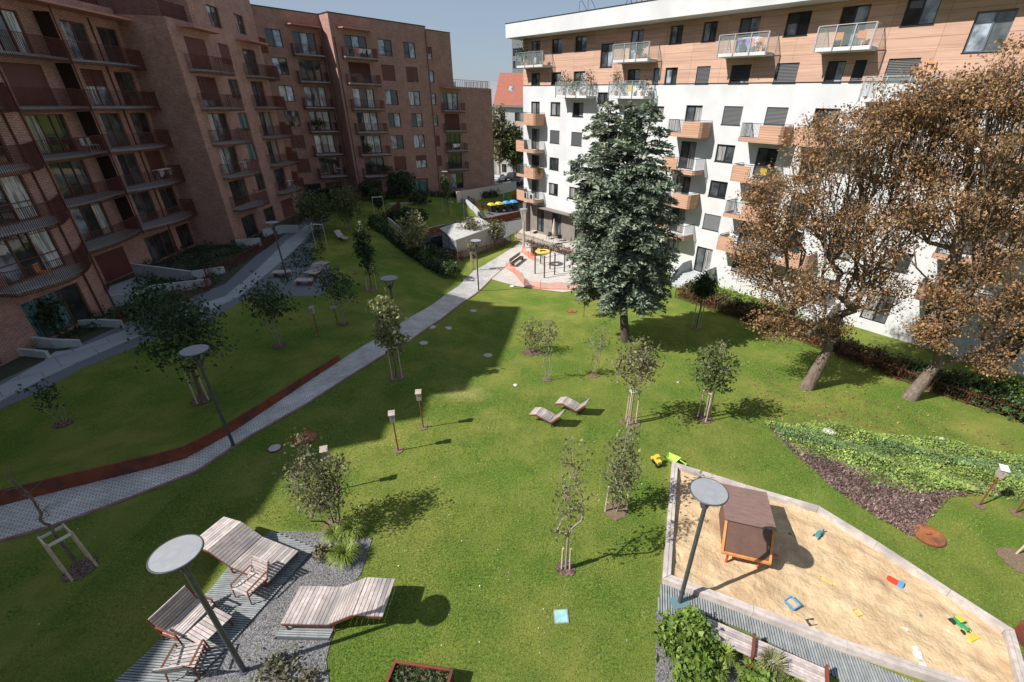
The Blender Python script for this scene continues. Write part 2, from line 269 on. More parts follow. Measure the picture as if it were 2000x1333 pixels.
_mr=n.nodes.new('ShaderNodeMapRange'); _mr.inputs['From Min'].default_value=1.75; _mr.inputs['From Max'].default_value=1.05; L.new(_ad.outputs[0],_mr.inputs['Value'])
base=mixc(_mr.outputs[0],base,(.3,.29,.1))
L.new(base,b.inputs['Base Color'])
bp=n.nodes.new('ShaderNodeBump'); bp.inputs['Strength'].default_value=1; bp.inputs['Distance'].default_value=.035; L.new(nz(34,4,.8),bp.inputs['Height']); L.new(bp.outputs[0],b.inputs['Normal']); M['lawn']=m
# terrain sheet: fine in the yard, coarse to the horizon
def axis(fine0,fine1,st,far):
    a=list(np.arange(fine0,fine1+.01,st)); x=st
    lo=[];hi=[];p=fine0;q=fine1
    while p>-far: x*=1.5; p-=x; lo.append(p)
    x=st
    while q<far: x*=1.5; q+=x; hi.append(q)
    return np.array(lo[::-1]+a+hi)
ax=axis(-42,36,.4,900); ay=axis(3,86,.4,900)
XX,YY=np.meshgrid(ax,ay); PP=np.stack([XX.ravel(),YY.ravel()],1); ZZ=np.concatenate([Tn(PP[i:i+4000]) for i in range(0,len(PP),4000)])
nx_,ny_=len(ax),len(ay); idx=np.arange(nx_*ny_).reshape(ny_,nx_); F=np.stack([idx[:-1,:-1],idx[:-1,1:],idx[1:,1:],idx[1:,:-1]],-1).reshape(-1,4)
me=bpy.data.meshes.new('lawn'); me.from_pydata(np.column_stack([PP,ZZ]).tolist(),[],F.tolist()); me.materials.append(M['lawn']); me.polygons.foreach_set('use_smooth',[True]*len(me.polygons))
tag(link(bpy.data.objects.new('ground',me)),kind='structure')
# draped patches
def ll(px): return [tuple(G(*p)[:2]) for p in px]
def inpoly(poly,P):
    P=np.asarray(P); c=np.zeros(len(P),bool); n_=len(poly); j=n_-1
    for i in range(n_):
        xi,yi=poly[i];xj,yj=poly[j]
        k=((yi>P[:,1])!=(yj>P[:,1]))&(P[:,0]<(xj-xi)*(P[:,1]-yi)/((yj-yi) or 1e-9)+xi); c^=k; j=i
    return c
def patch(name,poly,mats,off=.012,step=.5,kind='structure',skirt=0.,zf=None,uvdir=None,**kw):
    bd=[]
    for i in range(len(poly)):
        a=np.array(poly[i]);b_=np.array(poly[(i+1)%len(poly)]); k=max(1,int(np.hypot(*(b_-a))/step))
        for j in range(k): bd.append(tuple(a+(b_-a)*j/k))
    P=np.array(poly); gx=np.arange(P[:,0].min()+step/3,P[:,0].max(),step); gy=np.arange(P[:,1].min()+step/3,P[:,1].max(),step)
    g=np.array([(x,y) for x in gx for y in gy]) if len(gx)*len(gy) else np.zeros((0,2)); g=g[inpoly(poly,g)] if len(g) else g
    pts=[Vector(q) for q in bd]+[Vector(q) for q in g]; nb=len(bd)
    vs_,es_,fs_,*_=delaunay_2d_cdt(pts,[(i,(i+1)%nb) for i in range(nb)],[list(range(nb))],1,1e-4)
    P=np.array([tuple(v) for v in vs_]); z=(Tn(P) if zf is None else np.full(len(P),zf))+off
    mb=MB(); mb.add(np.column_stack([P,z]),[tuple(f) for f in fs_])
    if skirt:
        bz=[(x,y,(T(x,y) if zf is None else zf)+off) for x,y in bd]
        mb.add(bz+[(x,y,q-skirt) for x,y,q in bz],[(i,(i+1)%nb,nb+(i+1)%nb,nb+i) for i in range(nb)])
    for p in ():pass
    o=mb.build(name,mats); 
    # upward normals
    me=o.data
    import bmesh
    bm=bmesh.new(); bm.from_mesh(me)
    fl=[f for f in bm.faces if abs(f.normal.z)>.5 and f.normal.z<0]; bmesh.ops.reverse_faces(bm,faces=fl); bm.to_mesh(me); bm.free()
    if uvdir is not None:
        c,s_=math.cos(-uvdir),math.sin(-uvdir); uv=me.uv_layers[0].data
        for lp in me.loops: q=me.vertices[lp.vertex_index].co; uv[lp.index].uv=(q.x*c-q.y*s_,q.x*s_+q.y*c)
    return tag(o,kind=kind,**kw)
# ---- paths
pathL=[(0,990),(150,952),(300,915),(365,896),(447,850),(560,775),(665,705),(760,650),(850,592),(925,530),(1000,485)]
pathR=[(1020,492),(960,545),(880,610),(800,668),(722,712),(600,790),(480,858),(385,922),(250,975),(100,1030),(0,1058)]
# extend beyond the frame on the left
a=G(0,990);b_=G(150,952);e1=a+(a-b_)*2.5; a2=G(0,1058);b2=G(100,1030);e2=a2+(a2-b2)*3.5
pathpoly=[tuple(e1[:2])]+ll(pathL)+ll(pathR)+[tuple(e2[:2])]
patch('path',pathpoly,M['cobble'],off=.03,uvdir=R(35),step=.4)
# kerb strip right side of the path
def ribbon(name,pts,wd,z0,z1,mats,parent=None,build=True,mb=None,drape=True):
    mb=mb or MB(); P=[np.array(p[:2]) for p in pts]; Q=[]
    for i in range(len(P)-1):
        k=max(1,int(np.hypot(*(P[i+1]-P[i]))/.8))
        for j in range(k): Q.append(P[i]+(P[i+1]-P[i])*j/k)
    Q.append(P[-1]); vs=[];n_=len(Q)
    for i,q in enumerate(Q):
        d=Q[min(i+1,n_-1)]-Q[max(i-1,0)]; d=d/np.hypot(*d); a=np.array([-d[1],d[0]])*wd/2; z=T(*q) if drape else 0
        vs+=[(*(q-a),z+z0),(*(q+a),z+z0),(*(q+a),z+z1),(*(q-a),z+z1)]
    fs=[]
    for i in range(n_-1):
        o=i*4; fs+=[(o+j,o+4+j,o+4+(j+1)%4,o+(j+1)%4) for j in range(4)]
    fs+=[(0,1,2,3),(n_*4-4,n_*4-1,n_*4-2,n_*4-3)]
    mb.add(vs,fs)
    return mb.build(name,mats,parent) if build else mb
tag(ribbon('path_kerb',[e2]+[G(*p) for p in pathR[::-1]],.12,-.1,.05,mat('kerb',(.19,.1,.08),(.27,.17,.15),scale=3,rough=.9)),kind='structure')
# corten retaining wall on the left side of the path, with the lawn behind it raised
wl=[e1]+[G(*p) for p in pathL[:7]]
mb=MB(); n_=len(wl)
Pw=[];
for i in range(n_-1):
    k=6
    for j in range(k): Pw.append((wl[i]+(wl[i+1]-wl[i])*j/k))
Pw.append(wl[-1]); nn=len(Pw)
def wh(t): return .62-.3*t**2.2
vs=[];
for i,q in enumerate(Pw):
    d=Pw[min(i+1,nn-1)]-Pw[max(i-1,0)]; d=d[:2]/np.hypot(*d[:2]); a=np.array([-d[1],d[0]]); z=T(q[0],q[1]); h=wh(i/nn)
    for o_,zz in ((0.02,-.2),(.05,-.2),(.05,h),(0.02,h)): vs.append((q[0]+a[0]*o_,q[1]+a[1]*o_,z+zz))
fs=[]
for i in range(nn-1):
    o=i*4; fs+=[(o+j,o+4+j,o+4+(j+1)%4,o+(j+1)%4) for j in range(4)]
fs+=[(0,1,2,3),(nn*4-4,nn*4-1,nn*4-2,nn*4-3)]
mb.add(vs,fs); wallo=empty('retaining_wall',(0,0,0),0,'long rusty steel retaining wall along the upper side of the cobbled path','retaining wall'); mb.build('wall_plate',M['rust'],wallo)
mb=MB()
for i in range(nn-1):
    q=Pw[i];p2=Pw[i+1]; d=(p2-q)[:2]/np.hypot(*(p2-q)[:2]); a=np.array([-d[1],d[0]])*.035
    mb.bar((q[0]+a[0],q[1]+a[1],T(*q[:2])+wh(i/nn)+.012),(p2[0]+a[0],p2[1]+a[1],T(*p2[:2])+wh((i+1)/nn)+.012),.09,.025)
mb.build('top_rail',M['rust'],wallo)
# raised turf bank behind the wall
vs=[];cols=[0,.4,.9,1.6,2.5,3.6]
for i,q in enumerate(Pw):
    d=Pw[-1]-Pw[0]; d=d[:2]/np.hypot(*d[:2]); a=np.array([-d[1],d[0]]); h=wh(i/nn)-.05
    for c in cols:
        x=q[0]+a[0]*(c+.05);y=q[1]+a[1]*(c+.05); k=1-c/3.6; vs.append((x,y,T(x,y)+h*(k*k*(3-2*k))-(.04 if c==3.6 else 0)))
nc=len(cols); fs=[(i*nc+j,(i+1)*nc+j,(i+1)*nc+j+1,i*nc+j+1) for i in range(nn-1) for j in range(nc-1)]
me=bpy.data.meshes.new('turf_bank'); me.from_pydata(vs,[],fs); me.materials.append(M['lawn']); me.polygons.foreach_set('use_smooth',[True]*len(fs)); me.update()
tb=tag(link(bpy.data.objects.new('turf_bank',me)),kind='structure')
if me.polygons[0].normal.z<0: me.flip_normals()
# slab footpath by the brick building + gravel strips
sideL=[(0,755),(90,705),(260,640),(440,580),(500,530),(560,470),(600,440),(615,425)]
sideR=[(625,437),(600,462),(560,503),(528,530),(470,578),(420,603),(300,645),(160,705),(90,738),(0,785)]
a=G(0,755)-G(90,705);b_=G(0,785)-G(90,738)
grL=[(0,745),(260,625),(440,555),(500,500),(560,455),(640,400)]; grR=[(636,442),(618,470),(604,498),(645,520),(655,548),(625,578),(560,580),(500,573),(430,615),(300,665),(160,720),(90,760),(0,800)]
patch('gravel_strip',[tuple((G(0,745)+a)[:2])]+ll(grL)+ll(grR)+[tuple((G(0,800)+b_)[:2])],mat('gravelb',(.1,.115,.13),(.22,.24,.26),scale=40,rough=.95,bump=.6,bscale=40),off=.01)
patch('footpath',[tuple((G(0,755)+a)[:2])]+ll(sideL)+ll(sideR)+[tuple((G(0,785)+b_)[:2])],M['slab'],off=.045,uvdir=R(55),skirt=.05)
patch('building_bed',[(-33,-5)]+[tuple((G(0,745)+a)[:2])]+ll(grL)+[tuple(G(690,385)[:2]),(-36,67),(-40,40)],mat('bed',(.03,.04,.02),(.07,.07,.04),scale=6,rough=1,bump=.8,bscale=14),off=.004)
# driveway, playground, terrace, street
patch('driveway',ll([(845,478),(800,455),(870,440),(935,425),(990,395),(1020,380),(1024,445),(990,463),(1000,470),(960,480),(930,470),(905,497),(870,500)]),M['asphalt'],off=.02)
patch('playground_paving',ll([(1000,487),(975,505),(955,545),(1010,560),(1100,572),(1175,560),(1190,500),(1100,470),(1020,470)]),mat('playpave',(.4,.37,.34),(.5,.47,.44),scale=2,rough=.9),off=.045)
patch('terrace',ll([(1022,446),(1110,446),(1190,470),(1190,490),(1100,472),(1015,472),(1005,462)]),mat('terr',(.44,.38,.31),(.52,.46,.38),scale=2,rough=.9),off=.035)
patch('street',[(-30,92),(20,92),(20,104),(-34,104)],M['asphalt'],off=.06,step=3); patch('verge',[(-34,104),(20,104),(20,112),(-34,112)],mat('verge',(.3,.22,.13),(.38,.3,.18),scale=3,rough=1),off=.07,step=3)
patch('far_lawn',[(-3.2,80.5),(2.5,80.5),(2.5,87),(-3.2,87)],mat('farlawn',(.09,.16,.03),(.12,.2,.04),scale=5,rough=1),off=.08,step=1)
# gravel seating area, lower left
patch('gravel_bed',ll([(535,1038),(620,1040),(727,1053),(705,1122),(668,1170),(655,1221),(637,1290),(645,1345),(680,1420),(420,1420),(300,1400),(616,1074)]),M['gravel'],off=.02)
# gravel planting bed by the bench
patch('gravel_bed',ll([(1281,1195),(1330,1215),(1500,1320),(1640,1380),(1640,1450),(1270,1450),(1279,1333)]),M['gravel'],off=.02)
# mulch ground around the ivy
patch('mulch_bed',ll([(1500,835),(1560,895),(1620,945),(1700,1000),(1780,1045),(1850,968),(2000,960),(2060,955),(2080,900),(2000,893),(1700,855)]),M['mulch'],off=.02)
# decks made of grey slats: one mesh each, standing as things
def slatdeck(name,poly,ang,pitch,wd,z,label,mname='deck'):
    c,s=math.cos(ang),math.sin(ang); loc=[(x*c+y*s,-x*s+y*c) for x,y in poly]; ys=[p[1] for p in loc]; mb=MB(); y=min(ys)
    while y<max(ys):
        xs=[]
        for i in range(len(loc)):
            a=loc[i];b=loc[(i+1)%len(loc)]
            if (a[1]<=y)!=(b[1]<=y): xs.append(a[0]+(b[0]-a[0])*(y-a[1])/(b[1]-a[1]))
        xs.sort()
        for k in range(0,len(xs)-1,2): mb.box(xs[k],xs[k+1],y,y+wd,z-.04,z)
        y+=pitch
    root=empty(name,(0,0,0),ang,label,'deck'); mb.build('slats',M[mname],root)
    b2=MB(); b2.prism(loc,z-.1,z-.035); b2.build('under_frame',mat('deckunder',(.05,.06,.065),rough=.9),root); return root
# ------------------------------------------------------------------ buildings (local frame: x along facade, -y outward, z up)
def facade(mb,x0,x1,y,z0,z1,holes,mi=0,dep=.22,rmi=None):
    xs=sorted({x0,x1,*[v for h in holes for v in h[:2] if x0<v<x1]}); zs=sorted({z0,z1,*[v for h in holes for v in h[2:4] if z0<v<z1]})
    def inh(a,b): return any(h[0]<a<h[1] and h[2]<b<h[3] for h in holes)
    for j in range(len(zs)-1):
        i=0
        while i<len(xs)-1:
            zc=(zs[j]+zs[j+1])/2
            if inh((xs[i]+xs[i+1])/2,zc): i+=1; continue
            k=i
            while k<len(xs)-1 and not inh((xs[k]+xs[k+1])/2,zc): k+=1
            mb.quad((xs[i],y,zs[j]),(xs[k],y,zs[j]),(xs[k],y,zs[j+1]),(xs[i],y,zs[j+1]),mi); i=k
    r=mi if rmi is None else rmi
    for a,b,c,d in [h[:4] for h in holes]:
        if b<=x0 or a>=x1 or d<=z0 or c>=z1: continue
        Y=y+dep
        mb.quad((a,y,c),(a,y,d),(a,Y,d),(a,Y,c),r); mb.quad((b,y,d),(b,y,c),(b,Y,c),(b,Y,d),r); mb.quad((a,y,d),(b,y,d),(b,Y,d),(a,Y,d),r); mb.quad((a,Y,c),(b,Y,c),(b,y,c),(a,y,c),r)
        mb.quad((a,Y,c),(b,Y,c),(b,Y,d),(a,Y,d),r)
def window(par,a,b,c,d,y,fm,gms,panes=2,dep=.22,door=False,blind=0.,bm=None,sill=None,closed=False,name=None,lower=0.):
    Y=y+dep-.09; t=.07; mb=MB(); x0,x1,z0,z1=a+.01,b-.01,c+.01,d-.01
    mb.box(x0,x1,Y,Y+.07,z0,z0+t);mb.box(x0,x1,Y,Y+.07,z1-t,z1);mb.box(x0,x0+t,Y,Y+.07,z0+t,z1-t);mb.box(x1-t,x1,Y,Y+.07,z0+t,z1-t)
    for k in range(1,panes):
        xm=x0+(x1-x0)*k/panes; mb.box(xm-t*.7,xm+t*.7,Y-.012,Y+.065,z0+t,z1-t)
    if lower: mb.box(x0+t,x1-t,Y-.004,Y+.06,z0+lower,z0+lower+.06)
    w=mb.build(name or ('balcony_door' if door else 'window'),fm,par)
    if blind<1:
        for k in range(panes):
            xa=x0+(x1-x0)*k/panes; xb=x0+(x1-x0)*(k+1)/panes; g=gms[(k+int(a*7+c))%len(gms)]
            MB().quad((xa+.03,Y+.04,z0+t*.5),(xb-.03,Y+.04,z0+t*.5),(xb-.03,Y+.04,z1-t*.5),(xa+.03,Y+.04,z1-t*.5)).build('pane',g,w)
    if blind>0:
        mb=MB(); zb=z1-(z1-z0)*blind; z=z1-.03; yb=Y-.06
        while z>zb:
            if closed: mb.box(x0+.02,x1-.02,yb,yb+.02,z-.085,z-.005)
            else: mb.add([(x0+.02,yb-.01,z-.07),(x1-.02,yb-.01,z-.07),(x1-.02,yb+.035,z),(x0+.02,yb+.035,z),(x0+.02,yb-.001,z-.075),(x1-.02,yb-.001,z-.075),(x1-.02,yb+.044,z-.005),(x0+.02,yb+.044,z-.005)],[(0,1,2,3),(7,6,5,4),(0,4,5,1),(1,5,6,2),(2,6,7,3),(3,7,4,0)])
            z-=.09
        mb.build('blind',bm,w)
        if blind>=1: MB().quad((x0+t,Y+.03,z0+t),(x1-t,Y+.03,z0+t),(x1-t,Y+.03,z1-t),(x0+t,Y+.03,z1-t)).build('pane',M['gl_dark'],w)
    if sill is not None: MB().box(a-.04,b+.04,y-.05,y+dep-.1,c-.035,c+.005).build('sill',sill,w)
    return w
def rail_bars(mb,pts,z0,z1,pitch=.11,th=.02,top=.04,mi=0):
    for i in range(len(pts)-1):
        p=np.array(pts[i]);q=np.array(pts[i+1]);Lg=np.hypot(*(q-p))
        mb.bar((*p,z1),(*q,z1),top,top,mi); mb.bar((*p,z0+.02),(*q,z0+.02),.03,.03,mi)
        k=max(1,int(Lg/pitch))
        for j in range(k+1):
            c=p+(q-p)*j/k; mb.add([(c[0]-th/2,c[1]-th/2,z0),(c[0]+th/2,c[1]-th/2,z0),(c[0]+th/2,c[1]+th/2,z0),(c[0]-th/2,c[1]+th/2,z0),(c[0]-th/2,c[1]-th/2,z1),(c[0]+th/2,c[1]-th/2,z1),(c[0]+th/2,c[1]+th/2,z1),(c[0]-th/2,c[1]+th/2,z1)],[(0,1,5,4),(1,2,6,5),(2,3,7,6),(3,0,4,7)],mi)
# ============ white building
uW=np.array([.67918514,-.73396699]); W0=np.array([-5.15,63.3]); rzW=math.atan2(uW[1],uW[0])
def Wp(s,o,z=0): # local -> world ; o outward
    return np.array([W0[0]+uW[0]*s+uW[1]*o, W0[1]+uW[1]*s-uW[0]*o, z])
WB=empty('white_apartment_building',(W0[0],W0[1],0),rzW,'long white rendered apartment block with timber clad upper floors and projecting balconies','building')
Wc=dict(a=(1.55,3.15),b=(5.08,6.75),c=(8.75,10.45),d=(12.5,14.1),e=(16.2,17.75),f=(19.3,20.0),g=(20.65,21.95),h=(23.9,25.2),i=(27.1,28.8),j=(30.8,32.5),k=(34.45,36.2),l=(38.2,39.95),m=(41.9,43.65),n=(45.6,47.3),o=(49.3,51.),q=(53.,54.7))
TW=[1.7,4.78,7.66,10.58,13.44,16.3,19.33]
Wl=[]  # (col, T index, zbottom offset, type)
def wadd(c,t,h,door=False,blind=0.,x=None,**k):
    a,b=x or Wc[c]; Wl.append(dict(a=a,b=b,c=TW[t]-h,d=TW[t],door=door,blind=blind,**k))
for c in 'abc': wadd(c,6,2.2 if c=='a' else 1.3,door=c=='a'); wadd(c,5,1.2,blind=0)
Wl.append(dict(a=12.5,b=14.15,c=16.55,d=18.5,door=False,blind=0)); wadd('e',6,2.3,True); wadd('g',6,1.3);wadd('h',6,1.33);wadd('i',6,2.3,True);wadd('j',6,1.4,blind=.45);wadd('k',6,2.3,True);wadd('l',6,1.35)
Wl.append(dict(a=41.9,b=43.7,c=16.45,d=18.4,door=False,blind=0,fr='g')); wadd('n',6,1.35); wadd('o',6,2.3,True)
wadd('e',5,1.25);wadd('f',5,1.25);wadd('g',5,1.25);wadd('h',5,1.27,blind=1);wadd('i',5,1.28,blind=.8);wadd('j',5,1.28,blind=1);wadd('k',5,1.28,x=(34.46,35.65));wadd('k',5,1.28,blind=1,x=(36.2,36.95));wadd('l',5,1.28,blind=1);wadd('n',5,1.28,blind=1);wadd('o',5,1.28)
Wl.append(dict(a=12.45,b=14.05,c=13.4,d=14.4,door=False,blind=0)); Wl.append(dict(a=16.2,b=17.75,c=11.2,d=13.3,door=False,blind=0)); Wl.append(dict(a=19.5,b=21.,c=12.1,d=13.3,door=False,blind=0))
dcol={'a':1,'h':1,'j':1,'k':1,'n':1,'o':1}
pat={4:dict(b=0,c=0,i=1,j=1,l=0,m=0,n=1,q=0),3:dict(b=1,c=1,i=0,l=0,m=1,q=0),2:dict(b=0,c=0,i=0,l=1,m=0,q=0),1:dict(b=0,c=0,i=1,l=0,m=0,q=0)}
for t in (4,3,2,1):
    for c in 'abcehijklmnoq':
        if t==4 and c=='e': continue
        bl=pat[t].get(c,0)
        if c=='h': wadd(c,t,2.3,True,x=(23.4,25.05))
        elif c in dcol or c=='e': wadd(c,t,2.3,True,blind=bl if t==4 and c=='j' else 0)
        else: wadd(c,t,1.35,blind=bl)
wadd('i',0,2.45,True,x=(26.95,28.65)); wadd('h',0,1.5,x=(23.4,24.95)); wadd('l',0,2.3,True); wadd('j',0,1.4,blind=1); wadd('m',0,2.3,True); wadd('n',0,1.35); wadd('o',0,2.3,True)
mb=MB(); D=13.; LX=58
holes=[(w['a'],w['b'],w['c'],w['d']) for w in Wl]
lowh=[h for h in holes if h[3]<15]; uph=[h for h in holes if h[3]>15.1]
facade(mb,0,LX,0,1.75,15.03,[h for h in lowh if h[2]>1.75],0); facade(mb,22.2,LX,0,-4,1.75,[h for h in lowh if h[3]<=1.76],0)
facade(mb,.06,LX,-.003,15.09,19.62,uph,1)
mb.quad((0,D,-4),(0,0,-4),(0,0,15.03),(0,D,15.03),0); mb.quad((.06,D,15.03),(.06,0,15.03),(.06,0,19.62),(.06,D,19.62),1); mb.quad((LX,0,-4),(LX,D,-4),(LX,D,19.6),(LX,0,19.6),0); mb.quad((LX,D,-4),(0,D,-4),(0,D,19.6),(LX,D,19.6),0)
mb.quad((0,0,15.03),(LX,0,15.03),(LX,.1,15.03),(0,.1,15.03),0)
mb.build('wall',[M['plaster'],M['cladding']],WB)
mb=MB(); mb.box(0.03,LX,-.03,.05,15.03,15.09); mb.build('string_course',M['dframe'],WB)
# ground floor, dark clad, set back
mb=MB(); gh=[(2.2,3.6,-1.75,1.1),(5.2,7.0,-1.75,1.1),(9.5,11.2,-1.75,1.1),(14,16.5,-1.75,1.1),(18.,20.5,-1.75,1.1)]
facade(mb,.6,22.2,.5,-4,1.55,gh,0); mb.quad((0.6,6,-4),(.6,.5,-4),(.6,.5,1.6),(.6,6,1.6),0); mb.quad((0,0,1.75),(0,.5,1.55),(22.2,.5,1.55),(22.2,0,1.75),1); mb.quad((22.2,.5,-4),(22.2,0,-4),(22.2,0,1.75),(22.2,.5,1.75),1)
mb.box(-.1,.55,-.1,.75,-4,1.6,0)
mb.build('shop_wall',[M['dplaster'],M['plaster']],WB)
for h in gh: window(WB,*h,.5,M['dframe'],[M['gl_dark'],M['gl_mid']],2,door=True,name='shop_window')
mb=MB(); mb.box(3.,22.2,-.9,.45,1.62,1.74); mb.build('awning',mat('awn',(.2,.17,.15),rough=.7),WB)
# roof with deep fascia
mb=MB(); mb.box(-1.1,LX+1,-1.6,D+.5,19.64,20.95,0); mb.box(-1.13,LX+1.03,-1.63,D+.53,20.95,21.02,1); mb.build('roof',[M['plaster'],M['dframe']],WB)
gl=[M['gl_dark'],M['gl_cur'],M['gl_mid'],M['gl_cur'],M['gl_mid'],M['gl_cur'],M['gl_dark'],M['gl_mid']]
for i,w_ in enumerate(Wl):
    wd=w_['b']-w_['a']; pn=1 if wd<1 else 2
    gg=gl if w_['d']<15 else [M['gl_sky'],M['gl_dark'],M['gl_sky'],M['gl_mid']]
    rot=int(rng.integers(0,len(gg))); gg=gg[rot:]+gg[:rot]
    window(WB,w_['a'],w_['b'],w_['c'],w_['d'],0,M['gframe' if w_.get('fr') else 'dframe'],gg,pn,door=w_['door'],blind=w_['blind'],bm=M['louvre'],sill=M['dframe'] if not w_['door'] else None)
def wood_balcony(s0,s1,zb,side,dp=1.55):
    # plan outline: square on the left, chamfered on the right
    P=[(s0,0),(s0,-dp),(s1-.12,-dp),(s1,-dp+.12),(s1,0)]
    mb=MB(); mb.prism([(x,y*1.0) for x,y in P],zb,zb+.16); mb.prism([(P[0][0]+.08,0),(P[1][0]+.08,-dp+.08),(P[2][0]-.06,-dp+.08),(s1-.08,-dp+.2),(s1-.08,0)],zb+.16,zb+.17)
    b=mb.build('balcony',M['plaster'],WB)
    mb=MB(); sm=s0+(s1-s0)*.45
    def wallseg(p,q,z0,z1,t=.05):
        p=np.array(p);q=np.array(q);d=(q-p)/np.hypot(*(q-p));a=np.array([-d[1],d[0]])*t
        mb.add([(*p,z0),(*q,z0),(*(q+a),z0),(*(p+a),z0),(*p,z1),(*q,z1),(*(q+a),z1),(*(p+a),z1)],[(0,3,2,1),(4,5,6,7),(0,1,5,4),(1,2,6,5),(2,3,7,6),(3,0,4,7)])
    lo,hi=zb-.02,zb+1.2; kz=zb+.32
    o=.06
    A=[(s0-o,0),(s0-o,-dp-o),(sm,-dp-o),(s1-.12,-dp-o),(s1+o,-dp+.12),(s1+o,0)]
    rb=MB()
    if side=='R':
        wallseg(A[0],A[1],lo,kz);wallseg(A[1],A[2],lo,kz);wallseg(A[2],A[3],lo,hi);wallseg(A[3],A[4],lo,hi);wallseg(A[4],A[5],lo,hi)
        rail_bars(rb,[A[0],(s0,-dp),(sm,-dp)],kz,zb+1.3)
    else:
        wallseg(A[0],A[1],lo,hi);wallseg(A[1],A[2],lo,hi);wallseg(A[2],A[3],lo,kz);wallseg(A[3],A[4],lo,kz);wallseg(A[4],A[5],lo,kz)
        rail_bars(rb,[(sm,-dp),(s1-.12,-dp),(s1,-dp+.12),(s1,0)],kz,zb+1.3)
    # handrail all round
    for i in range(len(P)-1): rb.bar((*P[i],zb+1.3),(*P[i+1],zb+1.3),.05,.04)
    mb.build('timber_panel',M['balcwood'],b); rb.build('railing',M['drail'],b)
    return b
zbs={4:11.0,3:8.05,2:5.15,1:2.3}
for t in (4,3,2,1):
    sd={4:'R',3:'L',2:'R',1:'L'}[t]
    wood_balcony(.6,4.05,zbs[t],'L' if t in (3,) else ('L' if t==1 else 'R'),1.55)
    wood_balcony(22.85,26.2,zbs[t],{4:'R',3:'L',2:'R',1:'L'}[t])
    wood_balcony(29.85,33.15,zbs[t],{4:'R',3:'L',2:'R',1:'L'}[t])
    if t in (4,2,1): wood_balcony(34.1,37.5,zbs[t],{4:'L',2:'L',1:'R'}[t]) if t!=2 else None
    wood_balcony(44.9,48.9,zbs[t],{4:'R',3:'L',2:'R',1:'L'}[t])
wood_balcony(49.1,52.6,8.05,'R')
def glass_balcony(s0,s1,zb,dp=1.35):
    mb=MB(); mb.box(s0,s1,-dp,0,zb,zb+.22); b=mb.build('balcony',M['plaster'],WB)
    P=[(s0,0),(s0,-dp),(s1,-dp),(s1,0)]; g=MB(); p=MB()
    for i in range(3):
        a=np.array(P[i]);c=np.array(P[i+1]); k=3 if i==1 else 1
        g.bar((*a,zb+.8),(*c,zb+.8),.015,1.05)
        for j in range(k+1):
            q=a+(c-a)*j/k; o=(0,-.04) if i==1 else ((-.04,0) if i==0 else (.04,0)); p.box(q[0]+o[0]-.03,q[0]+o[0]+.03,q[1]+o[1]-.03,q[1]+o[1]+.03,zb-.02,zb+1.4)
        p.bar((*a,zb+1.42),(*c,zb+1.42),.05,.04)
    g.build('glass_panel',M['clear'],b); p.build('railing',M['steel'],b)
for s0,s1,zb in ((.5,5.2,16.75),(15.4,19.6,16.75),(26.45,30.4,16.75),(33.85,37.3,16.75),(48.3,52,16.75),(7.45,12.2,13.85),(15.2,19.6,13.85),(37.6,41.4,13.85)): glass_balcony(s0,s1,zb)
# stairs from the ground floor doors, with concrete cheeks
for sx in (26.6,37.6):
    mb=MB(); zb=-.95
    mb.box(sx,sx+2.6,-1.6,-.001,-2.6,-.78)
    for k in range(4): mb.box(sx,sx+2.6,-1.6-.32*(k+1),-1.6-.32*k,-2.6,-.78-.17*(k+1))
    st=mb.build('entrance_steps',M['concrete'],WB)
    for xx in (sx-.12,sx+2.6):
        m2=MB(); m2.add([(xx,-.001,-2.6),(xx+.12,-.001,-2.6),(xx+.12,-3.,-2.6),(xx,-3.,-2.6),(xx,-.001,.25),(xx+.12,-.001,.25),(xx+.12,-1.5,.2),(xx,-1.5,.2),(xx+.12,-3.,-.75),(xx,-3.,-.75)],[(0,4,7,9,3),(1,2,8,6,5),(4,5,6,7),(7,6,8,9),(9,8,2,3)]); m2.build('cheek_wall',M['concrete'],st)
# rooftop bits
mb=MB(); mb.box(14,26,3,7,21.02,22.2); mb.build('roof_plant_room',M['greyroof'],WB)
for x in (10.2,11.4): 
    mb=MB(); mb.tube((x,-1.0,21.),(x,-1.,21.9),.02); mb.tube((x,-1.,21.9),(x+.35,-1.,21.95),.02); mb.tube((x+.35,-1,21.95),(x+.5,-.2,21.),.02); mb.build('vent_pipe',M['drail'],WB)
mb=MB()
for x in (16.,17.2,18.4,19.6,20.8): mb.bar((x,-.9,21.02),(x,-.4,22.),.05,.05); mb.bar((x,-.4,22),(x,.1,21.02),.05,.05)
mb.bar((15.9,-.4,22.),(21,-.4,22.),.05,.05); mb.build('roof_rack',M['drail'],WB)
# ============ brick building beside the lawn (near left)
u1=np.array([-.09636693,.99534588]); B0=np.array([-32.51,44.74]); rz1=math.atan2(u1[1],u1[0])
TB=[2.15,5.67,8.65,11.55,14.45,17.35,20.25]
B1=empty('brick_apartment_building',(B0[0],B0[1],0),rz1,'dark brick apartment building with long curved rusty balconies, near left','building')
N2=3.79  # recess of middle facade
def B1p(s,o,z=0): return np.array([B0[0]+u1[0]*s+u1[1]*o, B0[1]+u1[1]*s-u1[0]*o, z])
mb=MB(); LB=-62
W1=[]; 
def b1(a,b,t,h,y,door=False,blind=0.,panes=2,fm='bframe',gl=None,z=None,closed=False,lower=0.): W1.append(dict(a=a,b=b,c=(TB[t]-h if z is None else z[0]),d=(TB[t] if z is None else z[1]),y=y,door=door,blind=blind,panes=panes,fm=fm,gl=gl,closed=closed,lower=lower))
